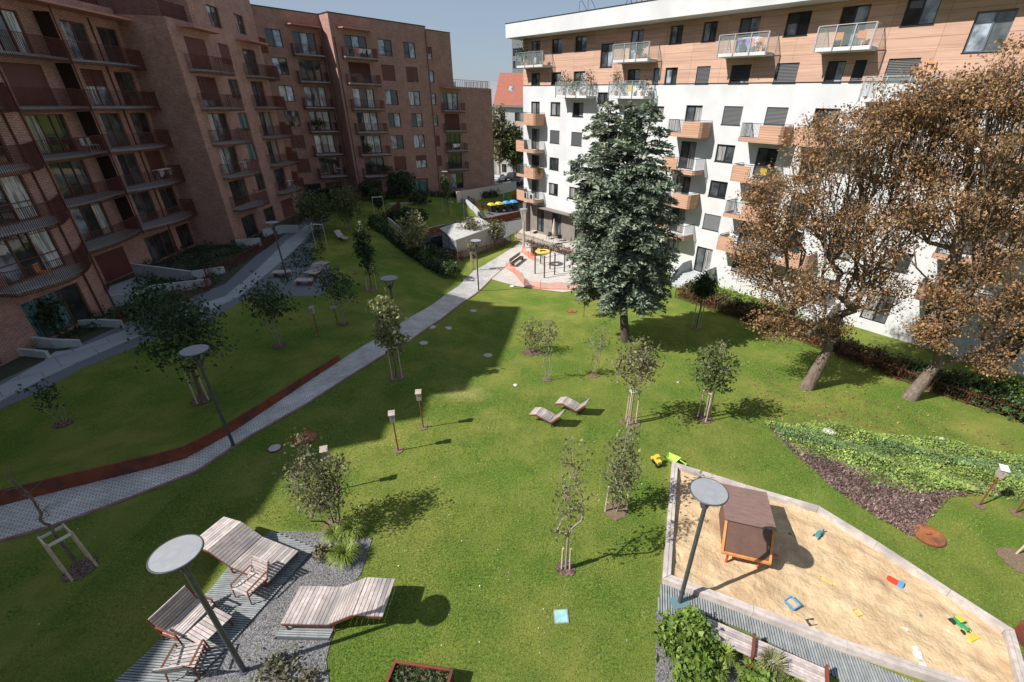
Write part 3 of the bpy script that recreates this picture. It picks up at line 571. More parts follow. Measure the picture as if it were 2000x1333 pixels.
# F1
yF1=-.35; F1T=[2.5,5.95,8.85,11.75,14.6,17.4]
for t,tt in enumerate(F1T):
    b1(-21.9,-18.1,0,0,yF1,True,panes=3,z=(tt-2.35,tt),gl='teal' if t==0 else ('lit' if t in (1,2) else None),blind=.5 if t==4 else 0,lower=.9 if t in(1,2) else 0)
b1(-26.5,-24.2,0,0,yF1,True,z=(0.05,2.6),fm='dframe',gl='dark')
for t in range(1,6):
    b1(-30.5,-27.,0,0,yF1,True,panes=3,z=(F1T[t]-2.35,F1T[t])); b1(-38,-35.5,0,0,yF1,False,z=(F1T[t]-1.6,F1T[t]))
# F2
for t in range(1,6):
    b1(-11.55,-8.7,t,2.4,N2,True,panes=3,gl=('green','lit','green','cur','dark','lit')[t] if t<5 else 'lit',blind={4:1.,5:0}.get(t,0),closed=(t==4))
    b1(-16.,-12.6,t,2.4,N2,True,panes=3)
    b1(-5.6,-3.5,t,2.4,N2,True,gl={5:'sky',4:'lit',3:'green'}.get(t),blind={4:.45}.get(t,0))
    b1(-2.4,-.43,t,2.4,N2,True,blind={2:1.}.get(t,0),closed=True)
b1(-11.45,-8.6,0,2.1,N2,True,z=(.02,2.15),blind=1,closed=True); b1(-6.2,-3.,0,2.1,N2,True,panes=3,z=(.02,2.15)); b1(-2.1,-.1-.05,0,2.1,N2,True,z=(.02,2.15))
# F3
for t in range(1,6):
    b1(1.75,4.7,t,2.4,0,True,panes=3,gl={3:'lit',2:'lit',4:'lit'}.get(t),blind={5:1.,4:.75,1:.0}.get(t,0),closed=(t==5))
    b1(6.85,8.6,t,1.7,0,blind={5:1.,}.get(t,0),gl={3:'teal',2:'teal'}.get(t),closed=True)
    b1(11.2,13.85,t,2.4,0,True,gl={3:'cur',2:'cur'}.get(t),panes=2)
b1(2.,4.6,0,2.1,0,True,z=(.02,2.15)); b1(6.65,8.95,0,1.9,0,False,z=(.4,2.1),gl='dark'); b1(10.9,14.15,0,1.9,0,False,z=(.15,2.2),blind=1)
b1(6.6,8.55,0,0,0,False,z=(18.6,20.25),gl='lit'); b1(11.3,13.1,0,0,0,False,z=(18.6,20.25),gl='cur')
def bh(y): return [(w['a'],w['b'],w['c'],w['d']) for w in W1 if w['y']==y]
facade(mb,LB,-16.55,yF1,-1,18.3,bh(yF1)); facade(mb,-16.55,0,N2,-1,18.1,bh(N2)); facade(mb,0,15.5,0,-1,18.45,[h for h in bh(0) if h[3]<18.4]); facade(mb,3.75,15.5,0,18.45,22.6,[h for h in bh(0) if h[2]>18.4])
# side faces
mb.quad((-16.55,yF1,-1),(-16.55,N2,-1),(-16.55,N2,18.3),(-16.55,yF1,18.3)); mb.quad((0,N2,-1),(0,0,-1),(0,0,18.45),(0,N2,18.45),1)
mb.quad((3.75,8,18.45),(3.75,0,18.45),(3.75,0,22.6),(3.75,8,22.6),1); mb.quad((15.5,0,-1),(15.5,5,-1),(15.5,5,22.6),(15.5,0,22.6)); facade(mb,15.5,23.5,3.1,-1,22.6,[])
mb.quad((LB,14,-1),(LB,yF1,-1),(LB,yF1,18.3),(LB,14,18.3)); mb.quad((23.5,14,-1),(LB,14,-1),(LB,14,18.3),(23.5,14,18.3)); mb.quad((23.5,3,-1),(23.5,14,-1),(23.5,14,22.6),(23.5,3,22.6))
mb.quad((3.75,14,18.3),(23.5,14,18.3),(23.5,14,22.6),(3.75,14,22.6)); 
# flat roofs
mb.quad((LB,yF1,18.3),(-16.55,yF1,18.3),(-16.55,14,18.3),(LB,14,18.3),2); mb.quad((-16.55,N2,18.1),(3.75,N2,18.1),(3.75,14,18.1),(-16.55,14,18.1),2); mb.quad((0,0,18.43),(3.75,0,18.43),(3.75,N2,18.43),(0,N2,18.43),2)
mb.quad((3.75,0,22.6),(15.5,0,22.6),(15.5,14,22.6),(3.75,14,22.6),2); mb.quad((15.5,3.1,22.6),(23.5,3.1,22.6),(23.5,14,22.6),(15.5,14,22.6),2)
# unseen upper storeys, roof heights stepped to cast the shadow edge on the lawn
def block(x0,x1,y0,y1,z0,z1): mb.box(x0,x1,y0,y1,z0,z1,0)
block(-60,-40.6,4,13,18.3,19.2)
UP=[(-42.3,-40.3,4,13,22.9),(-40.3,-39.2,4,13,24.2),(-39.2,-38.,4,13,26.2),(-38.,-36,4,13,27.6),(-36,-33.5,4,13,29.3),(-33.5,-21.2,4,13,30.5),(-21.2,-19.6,4,13,28.2),(-19.6,3.7,6.4,13,27.1)]
for x0,x1,y0,y1,z1 in UP: block(x0,x1,y0,y1,18.31,z1)
mb.build('wall',[M['brick'],mat('x',(0,0,0)) if 0 else M['brick'],M['greyroof']],B1)
G1={'lit2':['gl_lit','gl_dark'],'teal':['gl_teal','gl_teal','gl_dark'],'lit':['gl_lit','gl_sky','gl_dark'],'green':['gl_mid','gl_mid','gl_dark'],'cur':['gl_dark','gl_cur','gl_dark'],'sky':['gl_sky','gl_dark'],'dark':['gl_dark','gl_dark'],None:['gl_dark','gl_mid','gl_dark','gl_dark']}
for w_ in W1:
    window(B1,w_['a'],w_['b'],w_['c'],w_['d'],w_['y'],M[w_['fm']],[M[q] for q in G1[w_['gl']]],w_['panes'],door=w_['door'],blind=w_['blind'],bm=M['rlouvre'],closed=w_['closed'],lower=w_['lower'])
# curved balconies
def curved_balcony(par,s0,s1,yw,d0,d1,bulge,zf,nseg=12,dense=.115,close=(1,1),railh=1.05):
    pts=[]
    for i in range(nseg+1):
        t=i/nseg; pts.append((s0+(s1-s0)*t, yw-(d0+(d1-d0)*t+bulge*math.sin(math.pi*t))))
    mb=MB(); mb.prism([(s0,yw)]+pts+[(s1,yw)],zf-.14,zf)
    b=mb.build('balcony',M['concrete'],par)
    rb=MB(); line=([(s0,yw)] if close[0] else [])+[(x,y-.04) for x,y in pts]+([(s1,yw)] if close[1] else [])
    # vertical flat bars from under the slab to the handrail
    Lc=[0]
    for i in range(len(line)-1): Lc.append(Lc[-1]+math.dist(line[i],line[i+1]))
    k=int(Lc[-1]/dense)
    for j in range(k+1):
        l=Lc[-1]*j/k; i=0
        while i<len(Lc)-2 and Lc[i+1]<l: i+=1
        t=(l-Lc[i])/max(1e-6,Lc[i+1]-Lc[i]); p=np.array(line[i])*(1-t)+np.array(line[i+1])*t; d=np.array(line[i+1])-np.array(line[i]); d/=np.hypot(*d); a=np.array([-d[1],d[0]])
        h=.008; g_=.016
        c=[p-d*h-a*g_,p+d*h-a*g_,p+d*h+a*g_,p-d*h+a*g_]
        rb.add([(*q,zf-.32) for q in c]+[(*q,zf+railh) for q in c],[(0,1,5,4),(1,2,6,5),(2,3,7,6),(3,0,4,7)])
    for i in range(len(line)-1):
        rb.bar((*line[i],zf+railh),(*line[i+1],zf+railh),.06,.03); rb.bar((*line[i],zf-.3),(*line[i+1],zf-.3),.05,.03)
    rb.build('railing',M['rustbar'],b); return b
FL=[TB[t]-2.4 for t in range(1,6)]
for zf in FL:
    curved_balcony(B1,-16.45,-7.5,N2,1.05,1.05,.75,zf,nseg=14,close=(0,0)); curved_balcony(B1,-7.45,-.25,N2,1.05,1.15,.7,zf,nseg=12,close=(0,1))
for tt in F1T[1:]: 
    curved_balcony(B1,-22.6,-16.6,yF1,.95,.0,.95,tt-2.4,nseg=14,close=(1,0)); curved_balcony(B1,-31.,-25.,yF1,.3,.9,.9,tt-2.4,nseg=10,close=(1,1))
for zf in FL:
    curved_balcony(B1,1.1,5.7,0,.75,1.35,.25,zf,nseg=6); curved_balcony(B1,10.6,15.2,0,.75,1.35,.25,zf,nseg=6)
for zf in [17.9]+FL[::-1]:
    b=MB().box(16.6,20.2,1.35,3.1,zf-.14,zf).build('balcony',M['concrete'],B1); r=MB(); rail_bars(r,[(16.6,3.1),(16.6,1.32),(20.2,1.32),(20.2,3.1)],zf-.3,zf+1.1,.07,.04); r.build('railing',M['rust'],b)
# partitions, posts, canopies, downpipes
for zf,tt in zip(FL,TB[1:6]):
    MB().box(-7.5,-7.46,N2-1.0,N2,zf+.01,tt+.2).build('partition',mat('parti',(.035,.014,.012),rough=.6),B1)
MB().tube((-7.48,N2-1.14,2.9),(-7.48,N2-1.14,17.9),.045).build('balcony_post',M['rustbar'],B1)
for x,y,z0,z1 in ((-16.48,yF1-.06,0,18.2),(-2.95,N2-.06,0,17.8),(-17.5,yF1-.06,0,18.2)): MB().tube((x,y,z0),(x,y,z1),.05).build('downpipe',M['rustbar'],B1)
def canopy(par,x0,x1,y,dp,z): MB().prism([(x0,y),(x0+.3,y-dp),(x1-.5,y-dp),(x1,y-dp*.55),(x1,y)],z,z+.13).build('canopy',M['canopy'],par)
canopy(B1,-24,-.05,N2,1.75,17.93) if False else MB().prism([(-16.5,N2),(-16.5,N2-1.75),(-.9,N2-1.75),(-.1,N2-1.2),(-.1,N2)],17.93,18.06).build('canopy',M['canopy'],B1)
canopy(B1,1.1,5.9,0,1.3,17.92); canopy(B1,10.4,15.,0,1.3,17.92)
MB().box(-16.5,-.02,N2-.03,N2+.2,18.1,18.75).build('parapet',M['brick'],B1)
r=MB(); rail_bars(r,[(-16.4,N2+.6),(-.3,N2+.6)],18.75,19.7,.1,.03); rail_bars(r,[(0.3,.35),(3.7,.35)],18.45,19.6,.1,.03); rail_bars(r,[(0.3,.35),(.3,6)],18.45,19.6,.1,.03); r.build('terrace_railing',M['rustbar'],B1)
MB().box(3.72,15.55,-.05,.1,22.6,22.68).build('coping',M['dframe'],B1)
# ============ second brick building at the back
u2=np.array([.70389076,.71030824]); D0=np.array([-21.936,78.486]); rz2=math.atan2(u2[1],u2[0])
def B2p(s,o,z=0): return np.array([D0[0]+u2[0]*s+u2[1]*o, D0[1]+u2[1]*s-u2[0]*o, z])
B2=empty('brick_apartment_building',(D0[0],D0[1],0),rz2,'reddish brick apartment block at the back with small stacked balconies and a flat roof','building')
W2=[]
def b2(a,b,c,d,y,door=False,blind=0.,panes=2,gl=None,closed=False): W2.append(dict(a=a,b=b,c=c,d=d,y=y,door=door,blind=blind,panes=panes,gl=gl,closed=closed))
T2=[2.75,5.66,8.58,11.5,14.4,17.4,20.36]
dglB={6:'sky',5:'dark',4:'lit',3:'lit',2:'lit',1:'green'}
for t in range(1,7):
    b2(-10.15,-7.2,T2[t]-2.35,T2[t],0,True,panes=3,gl=dglB[t],blind={5:.5}.get(t,0))
    b2(-5.55,-3.6,T2[t]-1.9,T2[t],0,blind={5:1.,1:1.}.get(t,0),gl='sky' if t!=2 else 'lit',closed=True); b2(-1.83,.0,T2[t]-1.88,T2[t],0,blind={5:.9,1:.4}.get(t,0),gl='sky' if t in(6,3) else 'lit',closed=True)
    b2(2.3,3.03,T2[t]-1.78,T2[t]-.2,.5,panes=1,blind={6:.5,2:1,1:1}.get(t,0),gl='lit',closed=True)
    b2(-18.55,-16.78,T2[t]-1.85,T2[t],3.,gl={3:'dark',6:'sky',5:'sky'}.get(t,'lit'),blind={2:.9,1:1.}.get(t,0),closed=True)
    b2(-15.42,-12.7,T2[t]-2.35,T2[t],3.,True,panes=3,gl={6:'sky',5:'green',4:'lit',3:'green',2:'lit',1:'dark'}[t],blind={1:.0}.get(t,0))
    if t<5: b2(4.25,7.0,T2[t]-2.35,T2[t],.5,True,panes=3,gl={4:'lit'}.get(t,'dark'),blind={3:.9}.get(t,0))
b2(-3.05,-.25,.1,2.1,0,True,gl='teal'); b2(-10.1,-8.1,.1,2.4,0,True,blind=1); b2(-7.3,-5.2,.1,2.2,0,True,gl='dark'); b2(4.5,7.,.1,2.55,.5,True,gl='lit'); b2(2.4,3.3,.1,2.1,.5,True,panes=1,gl='dark'); b2(-18.3,-15.9,.1,2.3,3.,True,gl='dark'); b2(-15.2,-12.6,.1,2.3,3.,True,gl='dark',blind=.3)
mb=MB(); bh2=lambda y:[(w['a'],w['b'],w['c'],w['d']) for w in W2 if w['y']==y]
facade(mb,-30,-11.72,3.,-2,22.45,bh2(3.)); facade(mb,-11.72,1.95,0,-2,22.45,bh2(0)); facade(mb,1.95,13.8,.5,-2,15.28,[h for h in bh2(.5) if h[2]<15.2]); facade(mb,1.95,6.4,.5,15.28,22.2,[h for h in bh2(.5) if h[3]>15.3])
mb.quad((-11.72,3,-2),(-11.72,0,-2),(-11.72,0,22.45),(-11.72,3,22.45)); mb.quad((1.95,0,-2),(1.95,.5,-2),(1.95,.5,22.45),(1.95,0,22.45)); mb.quad((6.4,.5,15.28),(6.4,12,15.28),(6.4,12,22.2),(6.4,.5,22.2)); mb.quad((13.8,.5,-2),(13.8,12,-2),(13.8,12,15.28),(13.8,.5,15.28)); mb.quad((13.8,12,-2),(-30,12,-2),(-30,12,22.2),(13.8,12,15.28))
mb.quad((-30,3,22.44),(-11.72,3,22.44),(-11.72,12,22.44),(-30,12,22.44),1); mb.quad((-11.72,0,22.45),(1.95,0,22.45),(1.95,12,22.45),(-11.72,12,22.45),1); mb.quad((1.95,.5,22.2),(6.4,.5,22.2),(6.4,12,22.2),(1.95,12,22.2),1); mb.quad((6.4,.5,15.27),(13.8,.5,15.27),(13.8,12,15.27),(6.4,12,15.27),1)
mb.build('wall',[M['bricks2'],M['greyroof']],B2)
mb=MB(); mb.box(-30,-11.7,2.95,3.15,22.45,22.56); mb.box(-11.78,2.,-.05,.15,22.46,22.57); mb.box(1.99,6.46,.45,.65,22.2,22.3); mb.box(-11.78,-11.6,.15,3.,22.46,22.57); mb.build('coping',M['dframe'],B2)
for w_ in W2: window(B2,w_['a'],w_['b'],w_['c'],w_['d'],w_['y'],M['dframe'],[M[q] for q in G1[w_['gl']]],w_['panes'],door=w_['door'],blind=w_['blind'],bm=M['rlouvre'],closed=w_['closed'])
for t in range(1,7):
    zf=T2[t]-2.4; curved_balcony(B2,-10.7,-6.45,0,.9,1.25,.15,zf,nseg=5,dense=.13); curved_balcony(B2,-15.9,-12.3,3.,.9,1.2,.15,zf,nseg=5,dense=.13)
    if t<5: curved_balcony(B2,3.9,7.6,.5,.8,1.1,.1,zf,nseg=5,dense=.13)
canopy(B2,-10.9,-6.6,0,1.3,20.95); canopy(B2,-16.1,-12.,3.,1.3,20.95); canopy(B2,3.7,7.6,.5,1.2,15.0); canopy(B2,-3.2,-.1,0,.9,2.45)
for x,y in ((-11.4,-.05),(-12.,2.95),(1.85,-.05)): MB().tube((x,y-.03,0),(x,y-.03,20 if x<0 else 22),.045).build('downpipe',M['rustbar'],B2)
r=MB(); rail_bars(r,[(6.6,.8),(13.6,.8),(13.6,8)],15.3,16.3,.35,.04); r.build('terrace_railing',M['rustbar'],B2)
# ============ background buildings
def gable(name,loc,rz,Lx,Dy,zb,ze,zr,label,rows,cols,wallm='plaster',skyl=0):
    o=empty(name,loc,rz,label,'building'); mb=MB(); hs=[]
    for r_ in rows:
        for c in cols: hs.append((c,c+1.1,r_,r_+1.8))
    facade(mb,0,Lx,0,zb,ze,hs,0,dep=.2); mb.quad((0,Dy,zb),(0,0,zb),(0,0,ze),(0,Dy,ze)); mb.quad((Lx,0,zb),(Lx,Dy,zb),(Lx,Dy,ze),(Lx,0,ze)); mb.quad((Lx,Dy,zb),(0,Dy,zb),(0,Dy,ze),(Lx,Dy,ze)); mb.add([(0,0,ze),(0,Dy,ze),(0,Dy/2,zr)],[(0,2,1)]); mb.add([(Lx,0,ze),(Lx,Dy,ze),(Lx,Dy/2,zr)],[(0,1,2)])
    mb.build('wall',M[wallm],o)
    for h in hs: window(o,*h,0,M['dframe'],[M['gl_dark'],M['gl_mid']],2,dep=.2)
    mb=MB(); e=.5; k=(zr-ze)/(Dy/2)
    mb.quad((-.3,-e,ze-e*k+.05),(Lx+.3,-e,ze-e*k+.05),(Lx+.3,Dy/2,zr+.05),(-.3,Dy/2,zr+.05)); mb.quad((Lx+.3,Dy+e,ze-e*k+.05),(-.3,Dy+e,ze-e*k+.05),(-.3,Dy/2,zr+.05),(Lx+.3,Dy/2,zr+.05)); rf=mb.build('roof',M['tile'],o)
    for i in range(skyl):
        x=2.5+i*3.4; mb=MB(); y=Dy*.2; z=ze+y*k+.12; mb.add([(x,y,z),(x+.9,y,z),(x+.9,y+1.1,z+1.1*k),(x,y+1.1,z+1.1*k)],[(0,1,2,3)]); mb.build('skylight',M['gl_sky'],rf)
    mb=MB(); mb.box(-.2,Lx+.2,-.45,-.05,ze-.35,ze-.02); mb.build('gutter',M['greyroof'],o); return o
gable('tenement_house',(-6.5,118,0),R(-6),30,14,-2,13.2,20.5,'white old tenement house with a red tiled roof across the street','',(),skyl=0) if False else gable('tenement_house',(-15.3,112,0),R(-6),26,14,-2,13.,19.2,'white old tenement house with a red tiled roof across the street',(9.8,6.4,3.,-.6),(1.2,4.4,7.8,11),skyl=4)
o=empty('apartment_building',(-24.6,116,0),R(4),'grey weathered tenement with red hipped roof left of the white tenement house','building'); mb=MB(); hs=[(c,c+1.1,r_,r_+1.9) for r_ in (9.3,5.9,2.5) for c in (1,3.6,6.2)]; facade(mb,0,9,0,-2,12.5,hs); mb.quad((0,10,-2),(0,0,-2),(0,0,12.5),(0,10,12.5)); mb.quad((9,0,-2),(9,10,-2),(9,10,12.5),(9,0,12.5)); mb.build('wall',mat('oldw',(.3,.3,.3),(.42,.42,.41),scale=.6,rough=.9),o)
for h in hs: window(o,*h,0,M['dframe'],[M['gl_dark']],2)
mb=MB(); mb.add([(-.3,-.4,12.5),(9.3,-.4,12.5),(9.3,10.4,12.5),(-.3,10.4,12.5),(2.5,5,17.5),(9.3,5,17.5)],[(0,1,5,4),(2,3,4,5),(3,0,4),(1,2,5)]); mb.build('roof',M['greyroof'],o)
o=empty('tower_block',(-17.2,170,0),R(-5),'distant glass tower block showing between the roofs','building'); mb=MB(); hs=[(.3,11.7,k*3.3,k*3.3+2) for k in range(0,9)]; facade(mb,0,12,0,-2,32,hs,dep=.4); mb.box(0,12,.6,12,-2,32); mb.build('wall',M['greyroof'],o)
for h in hs: window(o,*h,0,M['dframe'],[M['gl_dark']],4)
o=empty('beige_office_block',(-36.5,122,0),R(38),'beige flat roofed block rising behind the brick building','building'); mb=MB(); hs=[(c,c+1.6,14.3,16) for c in (1,4.5,8)]; facade(mb,0,12,0,-2,17.6,hs); mb.quad((0,10,-2),(0,0,-2),(0,0,17.6),(0,10,17.6)); mb.quad((12,0,-2),(12,10,-2),(12,10,17.6),(12,0,17.6)); mb.quad((0,0,17.6),(12,0,17.6),(12,10,17.6),(0,10,17.6)); mb.build('wall',M['beige'],o)
for h in hs: window(o,*h,0,M['dframe'],[M['gl_dark']],2)
mb=MB(); mb.box(.5,5,1,5,17.6,20.2); mb.box(.2,5.4,.6,5.4,20.2,20.6); mb.build('roof_structure',M['greyroof'],o)
# ------------------------------------------------------------------ vegetation
def leafmesh(name,C_,size,m,parent=None,elong=1.6,up=0.,jit=.35,kind=None,dirs=None,fold=False):
    C_=np.asarray(C_,float); N=len(C_)
    if N==0: return None
    a=rng.normal(size=(N,3)) if dirs is None else dirs+rng.normal(size=(N,3))*.35
    a/=np.linalg.norm(a,axis=1)[:,None]; nrm=rng.normal(size=(N,3)); nrm[:,2]=np.abs(nrm[:,2])+up; b=np.cross(nrm,a); b/=np.linalg.norm(b,axis=1)[:,None]+1e-9
    s=(size*(1+jit*rng.normal(size=N))).clip(size*.35)[:,None]; A=a*s*elong*.5;Bq=b*s*.5
    V=np.empty((N,4,3)); V[:,0]=C_-A; V[:,1]=C_+Bq*.9-A*.1; V[:,2]=C_+A; V[:,3]=C_-Bq*.9-A*.1
    me=bpy.data.meshes.new(name); me.vertices.add(N*4); me.vertices.foreach_set('co',V.ravel()); me.loops.add(N*4); me.loops.foreach_set('vertex_index',np.arange(N*4)); me.polygons.add(N); me.polygons.foreach_set('loop_start',np.arange(0,N*4,4)); me.polygons.foreach_set('loop_total',np.full(N,4)); me.materials.append(m); me.update(calc_edges=True)
    o=link(bpy.data.objects.new(name,me),parent)
    if kind: o['kind']=kind
    return o
def grow(base,fork,targets,r_tip=.008,r_pow=2.2,mid=.45,wig=.06,rmax=None):
    """space filling skeleton: every target hooks onto the nearest node closer to the fork"""
    nodes=[np.array(base,float),np.array(fork,float)]; par=[-1,0]
    T_=sorted(targets,key=lambda t:np.linalg.norm(np.array(t)-fork)); leafs=[]
    for t in T_:
        t=np.array(t,float); P=np.array(nodes[1:]); d=np.linalg.norm(P-t,axis=1); dn=np.linalg.norm(P-fork,axis=1); dt=np.linalg.norm(t-fork)
        cost=d+.35*np.maximum(0,dn-dt*.85)*3+ (P[:,2]>t[2]+.1)*.5*d; k=int(np.argmin(cost))+1
        p=k; src=nodes[k]; L_=np.linalg.norm(t-src); ns=max(1,int(L_/(.35*max(.6,dt**.5))))
        for i in range(1,ns+1):
            q=src+(t-src)*i/ns
            if i<ns: q=q+rng.normal(size=3)*wig*L_/ns**.5; q[2]+=.12*L_*math.sin(math.pi*i/ns)*.5
            nodes.append(q); par.append(p); p=len(nodes)-1
        leafs.append(p)
    n_=len(nodes); w=np.zeros(n_); 
    for l in leafs: w[l]+=1
    for i in range(n_-1,0,-1): 
        if w[i]==0: w[i]=1
        w[par[i]]+=w[i]
    rad=r_tip*w**(1/r_pow)
    if rmax: rad=np.minimum(rad,rmax)
    return nodes,par,rad
def skel_mesh(nodes,par,rad,name,m,parent,n=6,flare=1.0):
    mb=MB()
    for i in range(1,len(nodes)):
        r0=rad[par[i]] if par[i]!=0 or i==1 else rad[i]; r0=min(r0,rad[i]*1.5); k=n if rad[i]>.03 else (5 if rad[i]>.012 else 3)
        if i==1: r0=rad[1]*1.25*flare
        mb.tube(nodes[par[i]],nodes[i],r0,rad[i],n=k,caps=False)
    return mb.build(name,m,parent,smooth=True)
def ell(N,c,r,shell=.5,fn=None):
    out=[]; ph=rng.random(3)*6.28
    while len(out)<N:
        v=rng.normal(size=3); v/=np.linalg.norm(v); a_=math.atan2(v[1],v[0]); lob=1+.22*math.sin(3*a_+ph[0]+2*v[2])+.18*math.sin(5*v[2]+2*a_+ph[1])-.1; q=rng.random()**(1/3); q=shell+(1-shell)*q if rng.random()<.75 else q
        p=np.array(c)+v*q*lob*np.array(r)
        if fn is None or fn(p): out.append(p)
    return out
def tree(name,base,top,cr,cz,ntip,nleaf,ls,m,bark,label,cat='tree',group=None,lean=(0,0),stems=1,spread=.18,forkz=None,rt=.006,shell=.45,local=None,leafname='crown',rmax=None,up=.3,rpow=2.2):
    """base xyz, top z height above base, cr=(rx,ry,rz) crown radii, cz crown centre height"""
    o=empty(name,tuple(base),0,label,cat,group); c=np.array([lean[0],lean[1],cz]); tg=ell(ntip,c,cr,shell); 
    fz=forkz if forkz is not None else max(.15,cz-cr[2]*.9)
    if stems==1: 
        # central leader reaches the top
        tg+= [np.array([lean[0],lean[1],z_]) for z_ in np.linspace(fz+.2,cz+cr[2]*.95,5)]
        nd,pr,rd=grow((0,0,-.05),(lean[0]*fz/cz,lean[1]*fz/cz,fz),tg,rt,r_pow=rpow,rmax=rmax); skel_mesh(nd,pr,rd,'trunk',bark,o)
    else:
        for k in range(stems):
            a=2*math.pi*k/stems+rng.random(); sub=[t for i,t in enumerate(tg) if i%stems==k]; f=(math.cos(a)*spread+lean[0]*.3,math.sin(a)*spread+lean[1]*.3,fz); bx=(math.cos(a)*.06,math.sin(a)*.06,-.05)
            nd,pr,rd=grow(bx,f,sub,rt,r_pow=rpow); skel_mesh(nd,pr,rd,'trunk',bark,o,n=5)
    tg=np.array(tg); sig=local or max(.12,min(cr)*.28)
    per=nleaf//len(tg)+1; P=np.repeat(tg,per,0)+rng.normal(size=(len(tg)*per,3))*sig*np.array([1,1,.8]); P=P[P[:,2]>.1]
    leafmesh(leafname,P,ls,m,o,up=up); return o
def mulch(base,r,name='mulch_ring',m='mulch',zo=.03):
    n_=22; P=[(base[0]+math.cos(2*math.pi*i/n_)*r*(1+.12*rng.normal()),base[1]+math.sin(2*math.pi*i/n_)*r*(1+.12*rng.normal())) for i in range(n_)]
    patch(name,P,M[m],off=zo,step=.25)
def stakes(base,r,h,label,n=3,rot=0.,cross=True,group='timber stakes round the young trees',lean=.08,m='stake',th=.035,white=False):
    o=empty('tree_stakes',tuple(base),rot,label,'tree stakes',group); tops=[]
    for k in range(n):
        a=2*math.pi*k/n; p=Vector((math.cos(a)*r,math.sin(a)*r,-.1)); t=Vector((math.cos(a)*r*(1-lean),math.sin(a)*r*(1-lean),h)); MB().tube(p,t,th,th*.95,n=8).build('stake',M[m],o,smooth=False); tops.append(t)
    if cross:
        for k in range(n if n>2 else 1):
            a=tops[k];b_=tops[(k+1)%n]; MB().bar(a-Vector((0,0,.08)),b_-Vector((0,0,.08)),.03,.09).build('cross_rail',M['stakew' if white else m],o)
    return o
def TB_(px,py,dz=0): return G(px,py,dz)
# ---- saplings on the lawn: (base px) (crown top px) ...
def H(b,tx,ty): return vert_h(b,tx,ty)
b=G(1040,688); h=H(b,1045,622); tree('shrub_tree',b,h,(.75,.75,h*.42),h*.55,40,900,.075,M['lf_olive'],M['bark'],'small rounded olive shrub growing from a dark mulch circle','shrub',forkz=.25,stems=2); mulch(b,.65)
b=G(1068,742); h=H(b,1075,600); tree('young_tree',b,h,(.42,.42,h*.3),h*.66,26,260,.08,M['lf_olive'],M['barkl'],'thin multi stemmed sapling beside the mulched shrub, almost see-through','tree',stems=4,spread=.3,forkz=.9); mulch(b,.28,m='soil')
b=G(1160,734); h=H(b,1165,628); tree('young_tree',b,h,(.65,.65,h*.3),h*.68,34,230,.07,M['lf_olive'],M['barkl'],'sparse V shaped sapling with several thin pale stems, left of the spruce shadow','tree',stems=4,spread=.35,forkz=.7); mulch(b,.3,m='soil')
b=G(1140,620); h=H(b,1140,570); tree('young_tree',b,h,(.55,.55,.6),h*.78,22,500,.1,M['lf_mid'],M['bark'],'little sapling with a round crown at the left foot of the spruce','tree',forkz=h*.5)
b=G(1230,826); h=H(b,1262,665); tree('young_tree',b,h,(.95,.95,h*.24),h*.73,70,1500,.085,M['lf_olive'],M['barkl'],'staked sapling with an airy spreading olive crown, in front of the spruce trunk','tree',forkz=h*.42); mulch(b,.5,m='soil'); stakes(b,.3,h*.42,'three pale stakes with white crossbars under the airy olive sapling',white=True)
b=G(1375,818); h=H(b,1398,668); tree('young_tree',b,h,(.85,.85,h*.27),h*.7,70,1700,.095,M['lf_mid'],M['barkl'],'staked sapling with a grey green crown, rightmost sapling on the sunny lawn','tree',forkz=h*.42); mulch(b,.45); stakes(b,.32,h*.4,'three tall thin stakes round the rightmost sapling of the sunny lawn',rot=.5)
b=G(1360,642); h=H(b,1375,530); tree('young_tree',b,h,(.75,.75,h*.22),h*.75,60,2200,.11,M['lf_dark'],M['bark'],'dark green young tree with a dense oval crown beside the hedge right of the spruce','tree',forkz=h*.45); stakes(b,.35,h*.5,'three dark stakes round the dense oval tree by the hedge',rot=.4,cross=False); mulch(b,.35,m='soil')
b=G(1105,1112); h=H(b,1130,852); tree('young_tree',b,h,(.5,.5,h*.36),h*.62,46,700,.06,M['lf_olive'],M['barkl'],'very thin wispy sapling standing alone left of the sandpit','tree',forkz=h*.25,local=.14,lean=(.02,.02)); mulch(b,.3); stakes(b,.13,1.0,'two short stakes beside the wispy lone sapling left of the sandpit',n=2,cross=False)
for k in range(7):
    pass
b=G(1203,997); h=H(b,1195,822); tree('young_tree',b,h,(.6,.6,h*.42),h*.52,60,1500,.065,M['lf_olive'],M['barkl'],'bushy feathery sapling nearest the top left corner of the sandpit','tree',forkz=.5,stems=3); mulch(b,.45,m='soil'); stakes(b,.42,1.25,'two short stakes in the feathery sapling near the sandpit corner',n=2,rot=.2,cross=False)
b=G(655,1030); h=H(b,615,868); tree('shrub_tree',b,h,(.85,.7,h*.43),h*.54,80,3000,.06,M['lf_olive'],M['barkd'],'tall twiggy shrub with reddish grey leaves at the edge of the gravel lounge','shrub',stems=4,spread=.25,forkz=.35,lean=(-.15,0)); mulch(b,.42,m='soil')
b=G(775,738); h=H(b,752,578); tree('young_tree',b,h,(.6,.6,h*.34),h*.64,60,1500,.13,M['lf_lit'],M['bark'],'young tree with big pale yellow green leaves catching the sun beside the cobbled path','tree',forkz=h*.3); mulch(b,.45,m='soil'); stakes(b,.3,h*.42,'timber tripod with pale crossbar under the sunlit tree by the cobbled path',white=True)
b=G(726,566); h=H(b,715,436); tree('young_tree',b,h,(.65,.65,h*.36),h*.62,60,1500,.12,M['lf_dark'],M['bark'],'columnar young tree in the shaded lawn with sunlight painted on its tips','tree',forkz=h*.32)
P=[]; 
